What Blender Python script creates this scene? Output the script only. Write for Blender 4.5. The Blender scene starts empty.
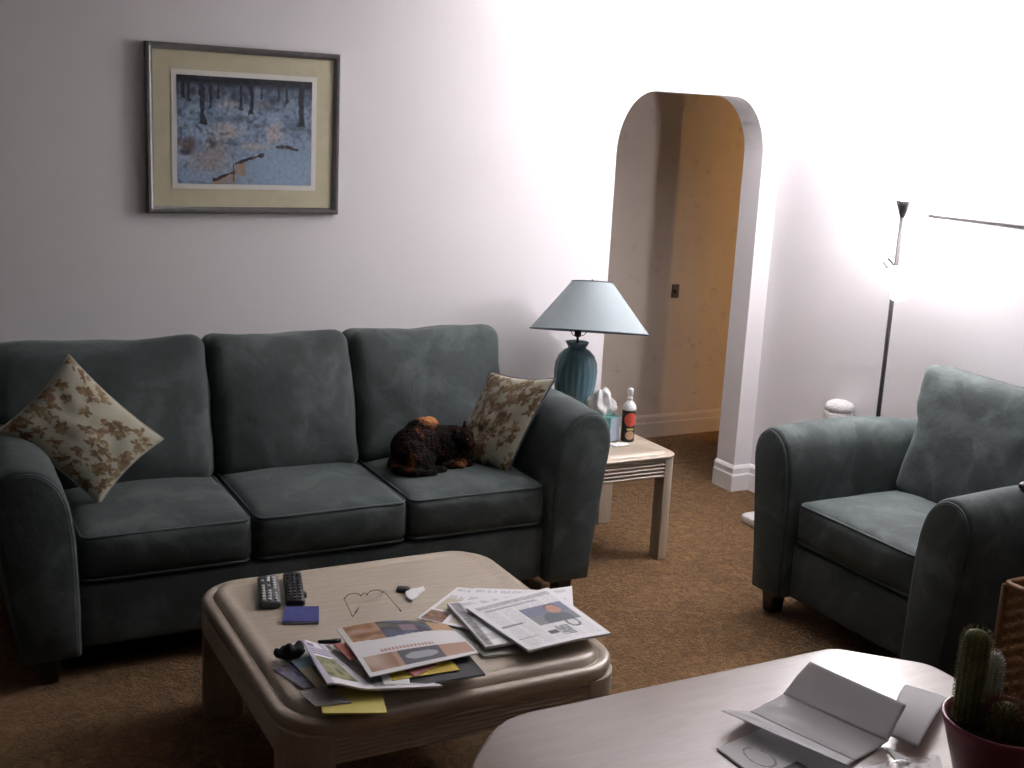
import bpy, bmesh, math, random
from mathutils import Vector, Matrix, noise
PI = math.pi
sc = bpy.context.scene
col = sc.collection
rnd = random.Random(7)

# ------------------------------------------------------------------ camera
FPX, H = 1191.75, 1.9
PITCH, ROLL, YAW = 0.22082846, 0.05068234, 0.49463792
fw = Vector((math.sin(YAW)*math.cos(PITCH), math.cos(YAW)*math.cos(PITCH), -math.sin(PITCH)))
rt0 = Vector((math.cos(YAW), -math.sin(YAW), 0)); up0 = rt0.cross(fw)
rt = rt0*math.cos(ROLL) + up0*math.sin(ROLL)
up = -rt0*math.sin(ROLL) + up0*math.cos(ROLL)
CAM = Vector((0, 0, H))
def ray(x, y): return rt*(x-512) - up*(y-384) + fw*FPX
def atz(x, y, z):
    d = ray(x, y); return CAM + d*((z-H)/d.z)
def aty(x, y, Y):
    d = ray(x, y); return CAM + d*(Y/d.y)
cam = bpy.data.cameras.new('camera'); co = bpy.data.objects.new('camera', cam); col.objects.link(co)
cam.sensor_width = 36; cam.lens = FPX/1024*36; cam.clip_start = .05
co.matrix_world = Matrix(((rt.x, up.x, -fw.x, 0), (rt.y, up.y, -fw.y, 0), (rt.z, up.z, -fw.z, H), (0, 0, 0, 1)))
sc.camera = co

# ------------------------------------------------------------------ materials
class NT:
    def __init__(s, name):
        s.m = bpy.data.materials.new(name); s.m.use_nodes = True
        s.t = s.m.node_tree; s.b = s.t.nodes['Principled BSDF']
    def n(s, typ, **kw):
        nd = s.t.nodes.new(typ)
        for k, v in kw.items(): setattr(nd, k, v)
        return nd
    def l(s, a, b): s.t.links.new(a, b)
    def coord(s, scale=(1, 1, 1), kind='Object'):
        tc = s.n('ShaderNodeTexCoord'); mp = s.n('ShaderNodeMapping')
        mp.inputs['Scale'].default_value = scale
        s.l(tc.outputs[kind], mp.inputs['Vector']); return mp.outputs['Vector']
    def noise(s, vec, scale, detail=3, rough=.55, dist=0):
        n = s.n('ShaderNodeTexNoise'); n.inputs['Scale'].default_value = scale
        n.inputs['Detail'].default_value = detail; n.inputs['Roughness'].default_value = rough
        n.inputs['Distortion'].default_value = dist
        s.l(vec, n.inputs['Vector']); return n.outputs['Fac']
    def ramp(s, fac, stops):
        r = s.n('ShaderNodeValToRGB'); cr = r.color_ramp
        while len(cr.elements) < len(stops): cr.elements.new(.5)
        for e, (p, c) in zip(cr.elements, stops): e.position = p; e.color = (*c, 1)
        s.l(fac, r.inputs['Fac']); return r.outputs['Color']
    def bump(s, fac, strength, dist=.01, prev=None):
        b = s.n('ShaderNodeBump'); b.inputs['Strength'].default_value = strength; b.inputs['Distance'].default_value = dist
        s.l(fac, b.inputs['Height'])
        if prev: s.l(prev, b.inputs['Normal'])
        return b.outputs['Normal']
    def mix(s, fac, a, b, blend='MIX'):
        x = s.n('ShaderNodeMix', data_type='RGBA', blend_type=blend)
        if isinstance(fac, float): x.inputs[0].default_value = fac
        else: s.l(fac, x.inputs[0])
        for v, i in ((a, 6), (b, 7)):
            if isinstance(v, tuple): x.inputs[i].default_value = (*v, 1)
            else: s.l(v, x.inputs[i])
        return x.outputs[2]
    def set(s, **kw):
        for k, v in kw.items():
            i = s.b.inputs[k.replace('_', ' ')]
            if hasattr(v, 'is_linked') or hasattr(v, 'links'): s.l(v, i)
            else: i.default_value = (*v, 1) if isinstance(v, tuple) and len(v) == 3 else v
        return s.m
def plain(name, c, rough=.6, var=.12, scale=30, metal=0., coat=0.):
    t = NT(name); f = t.noise(t.coord(), scale)
    lo = tuple(x*(1-var) for x in c); hi = tuple(min(1, x*(1+var)) for x in c)
    t.set(Base_Color=t.ramp(f, [(.3, lo), (.7, hi)]), Roughness=rough, Metallic=metal, Coat_Weight=coat)
    return t.m
def vcol(name, rough=.7, bump=0., bscale=60, sheen=0.):
    t = NT(name); a = t.n('ShaderNodeAttribute', attribute_name='Col')
    t.set(Base_Color=a.outputs['Color'], Roughness=rough, Sheen_Weight=sheen)
    if bump: t.set(Normal=t.bump(t.noise(t.coord(), bscale), bump, .004))
    return t.m
def suede():
    t = NT('teal_suede'); v = t.coord()
    f1 = t.noise(v, 5.5, 4, .6, .6); f2 = t.noise(v, 420, 2)
    c = t.ramp(f1, [(.3, (.021, .031, .0305)), (.5, (.037, .051, .050)), (.64, (.080, .102, .100)), (.8, (.048, .065, .064))])
    c = t.mix(.25, c, t.ramp(f2, [(.3, (.019, .027, .027)), (.7, (.095, .118, .116))]))
    t.set(Base_Color=c, Roughness=.85, Sheen_Weight=.10, Sheen_Roughness=.45, Sheen_Tint=(.85, .93, .95),
          Normal=t.bump(t.noise(v, 26, 4, .6), .18, .012, t.bump(f2, .15, .002)))
    return t.m
def carpet():
    t = NT('brown_carpet'); v = t.coord()
    a = t.noise(v, 95, 3, .7); b = t.noise(v, 21, 5, .7, 1.6); c = t.noise(v, 2.2, 3)
    k = t.ramp(b, [(.36, (.10, .048, .016)), (.5, (.29, .150, .054)), (.64, (.52, .295, .122))])
    k = t.mix(.32, k, t.ramp(a, [(.35, (.075, .035, .012)), (.65, (.54, .315, .135))]))
    k = t.mix(.25, k, t.ramp(c, [(.35, (.15, .078, .030)), (.65, (.36, .205, .085))]))
    t.set(Base_Color=k, Roughness=.95, Sheen_Weight=.08,
          Normal=t.bump(a, 1., .02, t.bump(b, 1., .05)))
    return t.m
def wallpaint():
    t = NT('wall_paint'); v = t.coord()
    t.set(Base_Color=t.ramp(t.noise(v, 1.3), [(.3, (.735, .715, .73)), (.7, (.775, .755, .765))]), Roughness=.75,
          Normal=t.bump(t.noise(v, 120, 3), .06, .003))
    return t.m
def wallpaper():
    t = NT('hall_wallpaper'); v = t.coord()
    vo = t.n('ShaderNodeTexVoronoi'); vo.inputs['Scale'].default_value = 8.5; t.l(v, vo.inputs['Vector'])
    motif = t.ramp(vo.outputs['Distance'], [(.18, (1, 1, 1)), (.34, (0, 0, 0))])
    f = t.noise(v, 38, 3, .6, 1.5); pet = t.ramp(f, [(.48, (0, 0, 0)), (.6, (1, 1, 1))])
    m = t.mix(1., motif, pet, 'MULTIPLY')
    c = t.mix(m, t.ramp(t.noise(v, 3), [(.3, (.50, .44, .38)), (.7, (.56, .49, .43))]), (.43, .365, .315))
    t.set(Base_Color=c, Roughness=.75); return t.m
def wood(name, lo, hi, rough, scale=(1.2, 16, 16), coat=0., bump=.05):
    t = NT(name); v = t.coord(scale)
    f = t.noise(v, 4, 5, .65, .7); g = t.noise(v, 22, 3, .6)
    c = t.mix(.35, t.ramp(f, [(.3, lo), (.7, hi)]), t.ramp(g, [(.3, lo), (.75, hi)]))
    t.set(Base_Color=c, Roughness=rough, Coat_Weight=coat, Coat_Roughness=.25, Normal=t.bump(g, bump, .003)); return t.m
def emit(name, c, s):
    t = NT(name); t.set(Base_Color=c, Emission_Color=c, Emission_Strength=s, Roughness=.4); return t.m
def glassy(name, fac=.05):
    t = NT(name); out = t.t.nodes['Material Output']
    tr = t.n('ShaderNodeBsdfTransparent'); gl = t.n('ShaderNodeBsdfGlossy'); gl.inputs['Roughness'].default_value = .05
    mx = t.n('ShaderNodeMixShader'); mx.inputs[0].default_value = fac
    t.l(tr.outputs[0], mx.inputs[1]); t.l(gl.outputs[0], mx.inputs[2]); t.l(mx.outputs[0], out.inputs['Surface']); return t.m
def frosted(name):
    t = NT(name); out = t.t.nodes['Material Output']
    tr = t.n('ShaderNodeBsdfTransparent'); tr.inputs[0].default_value = (.97, .97, 1, 1)
    mx = t.n('ShaderNodeMixShader'); mx.inputs[0].default_value = .62
    t.set(Base_Color=(.9, .9, .92), Roughness=.25, Emission_Color=(.96, .97, 1.), Emission_Strength=.25)
    t.l(tr.outputs[0], mx.inputs[1]); t.l(t.b.outputs[0], mx.inputs[2]); t.l(mx.outputs[0], out.inputs['Surface']); return t.m
def film(name):
    t = NT(name); out = t.t.nodes['Material Output']
    tr = t.n('ShaderNodeBsdfTransparent'); mx = t.n('ShaderNodeMixShader'); mx.inputs[0].default_value = .35
    t.set(Base_Color=(.8, .8, .82), Roughness=.12)
    t.l(tr.outputs[0], mx.inputs[1]); t.l(t.b.outputs[0], mx.inputs[2]); t.l(mx.outputs[0], out.inputs['Surface']); return t.m

M = dict(
    suede=suede(), carpet=carpet(), wall=wallpaint(), paper=wallpaper(),
    piping=plain('teal_piping', (.05, .07, .074), .8), trim=plain('white_trim', (.80, .79, .79), .4, .03),
    ceil=plain('ceiling_paint', (.78, .77, .77), .85, .03), dark_wood=wood('dark_foot_wood', (.012, .007, .005), (.03, .016, .01), .45),
    oak=wood('pickled_oak', (.37, .31, .235), (.54, .46, .365), .30, coat=.3),
    oak2=wood('pickled_oak_upright', (.35, .295, .22), (.52, .445, .35), .42, scale=(16, 16, 1.2)),
    laminate=wood('pale_table_laminate', (.245, .185, .155), (.335, .262, .225), .34, scale=(1.1, 9, 9), coat=.35, bump=.02),
    print=vcol('printed_paper', .6), floral=vcol('floral_weave', .9, .35, 140, .3),
    slate=plain('slate_blue_fabric', (.10, .125, .15), .9, .2, 80), art=vcol('art_print', .5),
    white=plain('white_paper', (.86, .86, .88), .65, .03), frame=plain('pewter_frame', (.15, .145, .14), .38, .15, 40, .35),
    mat=plain('cream_mat', (.60, .56, .40), .85, .05), lip=plain('white_mat_bevel', (.78, .77, .72), .7, .02),
    glass=glassy('picture_glass', .03), silver=plain('pale_silver_frame', (.36, .35, .34), .35, .05, 30, .3),
    steel=plain('dark_lamp_steel', (.11, .105, .11), .38, .1, 30, .6), frost=frosted('frosted_lamp_glass'),
    bulb=emit('lit_bulb', (1, .98, 1), 30), shade=plain('blue_grey_shade', (.27, .315, .33), .85, .04, 200),
    glaze=None, brass=plain('bronze_lamp_fitting', (.06, .045, .04), .35, .1, 30, .6),
    black=plain('black_plastic', (.012, .012, .013), .4), blackcloth=plain('black_cloth', (.012, .011, .013), .9, .4, 50),
    grey=plain('grey_button', (.42, .42, .42), .5), dkgrey=plain('dark_grey_plastic', (.05, .05, .055), .45),
    navy=plain('navy_blue_cover', (.035, .045, .20), .65, .2, 60), yellow=plain('yellow_paper', (.66, .58, .16), .65, .04),
    wire=plain('spectacle_wire', (.12, .10, .08), .35, .1, 20, .8), lens=glassy('spectacle_lens', .08),
    teal_box=plain('tissue_box_card', (.07, .23, .20), .5, .25, 25), boxside=plain('tissue_box_pale_side', (.42, .50, .62), .5, .1, 30),
    tissue=plain('white_tissue', (.82, .82, .83), .9, .03), red=plain('red_label', (.62, .09, .06), .45, .2, 70),
    tan=plain('tan_label', (.55, .33, .22), .5, .2, 60), white_pl=plain('white_plastic', (.82, .82, .82), .3, .02),
    plush=None, cactus=None, pot=plain('burgundy_glazed_pot', (.18, .024, .040), .3, .15, 15), soil=plain('potting_soil', (.03, .02, .014), .95, .4, 120),
    spine=plain('pale_spine', (.45, .42, .26), .6), woolly=plain('woolly_cactus_skin', (.34, .36, .30), .9, .2, 90),
    redspine=plain('reddish_spine', (.20, .09, .05), .7), wicker=wood('amber_wicker', (.035, .014, .004), (.30, .14, .04), .5, scale=(6, 6, 22)),
    gunmetal=plain('gunmetal_plastic', (.10, .10, .105), .4, .3, 120), silverbtn=plain('silver_button', (.60, .60, .60), .4),
    low_bounce=wood('dark_bounce_cut', (.035, .020, .012), (.075, .045, .028), .5, scale=(9, 9, .8)),  # dark finish made up for the unseen walls to reduce fill light
    film=film('clear_plastic_film'), switch=plain('ivory_switch', (.30, .26, .2), .5), nose=plain('cat_nose', (.10, .05, .045), .6),
    eye=plain('cat_eye', (.16, .13, .02), .2),
)
t = NT('blue_ceramic_glaze'); v = t.coord((1, 1, .25)); f = t.noise(v, 9, 3)
t.set(Base_Color=t.ramp(f, [(.3, (.08, .165, .205)), (.6, (.13, .25, .305)), (.8, (.20, .34, .41))]), Roughness=.28, Coat_Weight=.3); M['glaze'] = t.m
t = NT('thin_letter_paper'); tl_ = t.n('ShaderNodeBsdfTranslucent'); tl_.inputs[0].default_value = (.86, .86, .88, 1); mx_ = t.n('ShaderNodeMixShader'); mx_.inputs[0].default_value = .42
t.set(Base_Color=(.88, .88, .90), Roughness=.6, Normal=t.bump(t.noise(t.coord(), 30, 3), .12, .004))
t.l(t.b.outputs[0], mx_.inputs[1]); t.l(tl_.outputs[0], mx_.inputs[2]); t.l(mx_.outputs[0], t.t.nodes['Material Output'].inputs['Surface']); M['thin'] = t.m
t = NT('white_plush'); v = t.coord(); f = t.noise(v, 90, 3)
t.set(Base_Color=t.ramp(f, [(.3, (.52, .51, .49)), (.7, (.76, .75, .73))]), Roughness=.95, Normal=t.bump(f, .8, .01)); M['plush'] = t.m
t = NT('green_cactus_skin'); v = t.coord(); f = t.noise(v, 40, 3)
t.set(Base_Color=t.ramp(f, [(.3, (.095, .11, .022)), (.7, (.19, .20, .05))]), Roughness=.7); M['cactus'] = t.m
t = NT('tortoiseshell_fur'); v = t.coord(); f = t.noise(v, 13, 4, .6, .8); g = t.noise(t.coord((40, 40, 160)), 3, 3)
c = t.ramp(f, [(.44, (.004, .003, .003)), (.57, (.016, .007, .004)), (.64, (.085, .028, .010)), (.74, (.16, .06, .02))])
at = t.n('ShaderNodeAttribute', attribute_name='Col'); c = t.mix(at.outputs['Fac'], c, (.36, .15, .055))
c = t.mix(.3, c, t.mix(1., c, t.ramp(g, [(.3, (.3, .3, .3)), (.7, (1.6, 1.5, 1.4))]), 'MULTIPLY'))
t.set(Base_Color=c, Roughness=.9, Specular_IOR_Level=.15, Normal=t.bump(t.noise(t.coord(), 130, 3), .9, .012)); M['fur'] = t.m

# ------------------------------------------------------------------ object helpers
def link(name, bm, mat, parent=None, smooth=True, loc=None, bevel=0, sub=0, recalc=True):
    if recalc: bmesh.ops.recalc_face_normals(bm, faces=bm.faces)
    me = bpy.data.meshes.new(name); bm.to_mesh(me); bm.free()
    for m in (mat if isinstance(mat, (list, tuple)) else [mat]): me.materials.append(m)
    if smooth:
        for p in me.polygons: p.use_smooth = True
    o = bpy.data.objects.new(name, me); col.objects.link(o)
    if parent: o.parent = parent
    if loc is not None: o.location = loc
    if bevel:
        b = o.modifiers.new('bevel', 'BEVEL'); b.width = bevel; b.segments = 3; b.limit_method = 'ANGLE'; b.angle_limit = math.radians(40)
        b.harden_normals = False
    if sub:
        s = o.modifiers.new('sub', 'SUBSURF'); s.levels = s.render_levels = sub
    return o
def flat(o, ang=35):
    me = o.data
    try: me.set_sharp_from_angle(angle=math.radians(ang))
    except Exception: pass
    return o
def tag(o, label, cat, group=None, kind=None):
    o['label'] = label; o['category'] = cat
    if group: o['group'] = group
    if kind: o['kind'] = kind
    return o
def thing(name, label, cat, loc, rz=0, group=None):
    o = bpy.data.objects.new(name, None); col.objects.link(o); o.empty_display_size = .05
    o.location = loc; o.rotation_euler = (0, 0, rz)
    return tag(o, label, cat, group)
def struct(name, bm, mat, smooth=False, **k):
    o = link(name, bm, mat, None, smooth, **k); o['kind'] = 'structure'; return o
def box(bm, x0, x1, y0, y1, z0, z1):
    vs = [bm.verts.new((x, y, z)) for z in (z0, z1) for y in (y0, y1) for x in (x0, x1)]
    for f in ((0, 2, 3, 1), (4, 5, 7, 6), (0, 1, 5, 4), (1, 3, 7, 5), (3, 2, 6, 7), (2, 0, 4, 6)):
        bm.faces.new([vs[i] for i in f])
    return bm
def B(*a): return box(bmesh.new(), *a)
def loft(bm, rings, cap0=True, cap1=True, closed=True):
    R = [[bm.verts.new(p) for p in r] for r in rings]; n = len(R[0])
    for a, b in zip(R, R[1:]):
        for i in range(n if closed else n-1):
            j = (i+1) % n; bm.faces.new((a[i], a[j], b[j], b[i]))
    if cap0: bm.faces.new(R[0][::-1])
    if cap1: bm.faces.new(R[-1])
    return R
def lathe(prof, n=40, bm=None, c=(0, 0), flute=0, nf=16, cap0=True, cap1=True):
    bm = bm or bmesh.new()
    rings = []
    for r, z in prof:
        k = flute if r > .03 else 0
        rings.append([(c[0]+(r+k*math.cos(nf*2*PI*i/n))*math.cos(2*PI*i/n), c[1]+(r+k*math.cos(nf*2*PI*i/n))*math.sin(2*PI*i/n), z) for i in range(n)])
    loft(bm, rings, cap0, cap1); return bm
def catmull(pts, k=6, closed=False):
    P = [Vector(p) for p in pts]; n = len(P); out = []
    for i in range(n if closed else n-1):
        g = (lambda j: P[j % n]) if closed else (lambda j: P[min(max(j, 0), n-1)])
        a, b, c, d = g(i-1), g(i), g(i+1), g(i+2)
        for s in range(k):
            u = s/k
            out.append(.5*((2*b)+(c-a)*u+(2*a-5*b+4*c-d)*u*u+(3*b-a-3*c+d)*u**3))
    if not closed: out.append(P[-1].copy())
    return out
def tube(path, r, n=8, bm=None, closed=False, rr=None):
    bm = bm or bmesh.new(); P = [Vector(p) for p in path]; m = len(P); rings = []
    prev = None
    for i, p in enumerate(P):
        tg = (P[(i+1) % m]-P[i-1]) if closed else (P[min(i+1, m-1)]-P[max(i-1, 0)])
        tg.normalize()
        if prev is None:
            a = tg.cross(Vector((0, 0, 1)))
            if a.length < .05: a = tg.cross(Vector((1, 0, 0)))
        else: a = prev - tg*prev.dot(tg)
        a.normalize(); prev = a; b = tg.cross(a); q = rr[i] if rr else r
        rings.append([p+a*(q*math.cos(2*PI*k/n))+b*(q*math.sin(2*PI*k/n)) for k in range(n)])
    if closed: rings.append(rings[0]); 
    if closed:
        V = [[bm.verts.new(p) for p in r] for r in rings[:-1]]; V.append(V[0])
        for a, b in zip(V, V[1:]):
            for i in range(n): bm.faces.new((a[i], a[(i+1) % n], b[(i+1) % n], b[i]))
    else: loft(bm, rings)
    return bm
def rrect(hx, hy, r, n=8):
    r = max(min(r, hx-.001, hy-.001), .001); out = []
    for cx, cy, a0 in ((hx-r, hy-r, 0), (-hx+r, hy-r, PI/2), (-hx+r, -hy+r, PI), (hx-r, -hy+r, 1.5*PI)):
        for k in range(n+1):
            a = a0+PI/2*k/n; out.append((cx+r*math.cos(a), cy+r*math.sin(a)))
    return out
def cushion(w, d, h, r, crown=(0, 0, 0), n=18, wr=.004, seed=0, post=None):
    """soft rounded box centred on the origin; crown bulges each pair of faces"""
    bm = bmesh.new(); hw, hd, hh = w/2, d/2, h/2
    bmesh.ops.create_cube(bm, size=2)
    bmesh.ops.subdivide_edges(bm, edges=bm.edges[:], cuts=n-1, use_grid_fill=True)
    for v in bm.verts:
        u = Vector([math.sin(PI/2*max(-1, min(1, c))) for c in v.co])
        q = Vector((u.x*hw, u.y*hd, u.z*hh))
        inn = Vector([max(-(a-min(r, a*.98)), min(a-min(r, a*.98), c)) for a, c in ((hw, q.x), (hd, q.y), (hh, q.z))])
        dv = q-inn
        p = inn+dv.normalized()*r if dv.length > 1e-6 else q
        e = [max(0, 1-(p.x/hw)**2), max(0, 1-(p.y/hd)**2), max(0, 1-(p.z/hh)**2)]
        p.x += crown[0]*e[1]*e[2]*(p.x/hw); p.y += crown[1]*e[0]*e[2]*(p.y/hd); p.z += crown[2]*e[0]**.7*e[1]**.7*(p.z/hh)
        if wr:
            s = Vector((p.x*7+seed*3.1, p.y*7-seed, p.z*7+seed*1.7))
            p += dv.normalized()*wr*noise.noise(s*1.2) if dv.length > 1e-6 else Vector()
        if post: p = post(p)
        v.co = p
    return bm
def ellipsoid(bm, c, rad, rot=None, seg=20):
    r = bmesh.ops.create_uvsphere(bm, u_segments=seg, v_segments=seg//2, radius=1)
    Mx = Matrix.Translation(Vector(c)) @ (rot.to_4x4() if rot else Matrix.Identity(4)) @ Matrix.Diagonal((*rad, 1))
    bmesh.ops.transform(bm, matrix=Mx, verts=r['verts'])
def paint_verts(me, fn):
    a = me.color_attributes.new('Col', 'FLOAT_COLOR', 'POINT')
    for i in range(len(me.vertices)):
        a.data[i].color = (*fn(i), 1)

# ------------------------------------------------------------------ room
XW, YW, TH = 4.0818, 4.8215, .15
X0, Y0, HC = -3.2, -4.6, 2.64
YH = 5.90
struct('floor', B(X0-.2, 7.0, Y0-.2, YH+.1, -.08, 0), M['carpet'])
struct('ceiling', B(X0-.2, 7.0, Y0-.2, YH+.1, HC, HC+.08), M['ceil'])
struct('wall_left', B(X0-.12, X0, Y0-.12, YW+TH, 0, HC), M['low_bounce'])  # out of view; kept dark, like the front wall, to cut bounced light
struct('wall_front', B(X0, XW, Y0-.12, Y0, 0, HC), M['low_bounce'])
struct('wall_right', B(XW, XW+.12, Y0-.12, YW+TH, 0, HC), M['wall'])
# back wall with the arched opening
AX0, AX1, AZ = 3.095, 3.970, 2.05
bm = bmesh.new()
def arch_outline(n=12):
    rx, rz = .205, .30
    pts = [(AX0, 0)]
    for k in range(n+1):
        a = PI-PI/2*k/n; pts.append((AX0+rx+rx*math.cos(a), AZ-rz+rz*math.sin(a)))
    for k in range(n+1):
        a = PI/2-PI/2*k/n; pts.append((AX1-rx+rx*math.cos(a), AZ-rz+rz*math.sin(a)))
    pts.append((AX1, 0)); return pts
AO = arch_outline()
def face_with_arch(y):
    out = [(X0, 0), *AO, (XW, 0), (XW, HC), (X0, HC)]
    return [bm.verts.new((x, y, z)) for x, z in out]
fa, fb = face_with_arch(YW), face_with_arch(YW+TH)
def strips(L, inv):
    # L: 0 left-bottom, 1..k arch, then right-bottom, right-top, left-top ; build by fans to keep the polygon valid
    k = len(AO); half = k//2
    A = L[1:1+k]; lb, rb, rtp, ltp = L[0], L[1+k], L[2+k], L[3+k]
    fs = [[lb, A[0], A[1], ltp]]
    fs += [[ltp, A[i], A[i+1]] for i in range(1, half)]
    fs += [[ltp, A[half], rtp]]
    fs += [[rtp, A[i], A[i+1]] for i in range(half, k-2)]
    fs += [[rtp, A[k-2], A[k-1], rb]]
    for f in fs: bm.faces.new(f[::-1] if inv else f)
strips(fa, True); strips(fb, False)
for i in range(len(fa)):
    j = (i+1) % len(fa)
    bm.faces.new((fa[i], fa[j], fb[j], fb[i]))
struct('wall_back', bm, M['wall'])
# hallway behind the arch
struct('wall_hall_far', B(2.2, 7.0, YH, YH+.1, 0, HC), M['paper'])
struct('wall_hall_left', B(2.1, 2.2, YW+TH, YH, 0, HC), M['paper'])
struct('wall_hall_right', B(6.9, 7.0, 3.6, YH, 0, HC), M['paper'])
struct('hall_light_blocker', B(4.56, 4.62, 4.97, 5.58, 0, HC), M['paper'])  # unseen stub, placed to cut off the warm lamp on the far wall
struct('hall_blocker_return', B(XW+.12, 4.62, 4.90, 4.97, 0, HC), M['paper'])  # unseen, added to close the gap beside the light-blocking stub
struct('wall_hall_near', B(4.70, 7.0, 3.5, 3.6, 0, HC), M['paper'])
def baseboard(name, pts, closed=False):
    """profile swept along floor points; wall is on the left of the direction of travel"""
    prof = [(0, 0), (.017, 0), (.017, .088), (.013, .096), (.013, .125), (.006, .137), (.0, .142)]
    bm = bmesh.new(); rings = []; n = len(pts)
    for i, p in enumerate(pts):
        p = Vector((*p, 0)); d0 = (Vector((*pts[i], 0))-Vector((*pts[i-1], 0))).normalized() if i else None
        d1 = (Vector((*pts[i+1], 0))-Vector((*pts[i], 0))).normalized() if i < n-1 else None
        d0 = d0 or d1; d1 = d1 or d0
        n0, n1 = Vector((d0.y, -d0.x, 0)), Vector((d1.y, -d1.x, 0)); m = (n0+n1); m /= max(.2, m.dot(n0))
        rings.append([p+m*a+Vector((0, 0, z)) for a, z in prof])
    loft(bm, rings); return struct(name, bm, M['trim'])
e = .0005
baseboard('baseboard_back', [(AX0+.001, YW+TH), (AX0+.001, YW-e), (X0, YW-e)][::-1])
baseboard('baseboard_right', [(AX1-.001, YW+TH), (AX1-.001, YW-e), (XW-e, YW-e), (XW-e, Y0)])
baseboard('baseboard_left', [(X0+e, Y0), (X0+e, YW)])
baseboard('baseboard_hall', [(2.2, YH-e), (6.9, YH-e)])
bpy.data.objects['baseboard_hall'].data.materials[0] = M['paper']
sw = thing('light_switch', 'small light switch plate on the hallway wallpaper seen through the arch', 'light switch', aty(675, 291, YH))
link('switch_plate', B(-.026, .026, -.008, 0, -.042, .042), M['dkgrey'], sw, False, bevel=.003)
link('toggle', B(-.006, .006, -.020, -.006, -.012, .008), M['dkgrey'], sw, False, bevel=.002)

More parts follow.
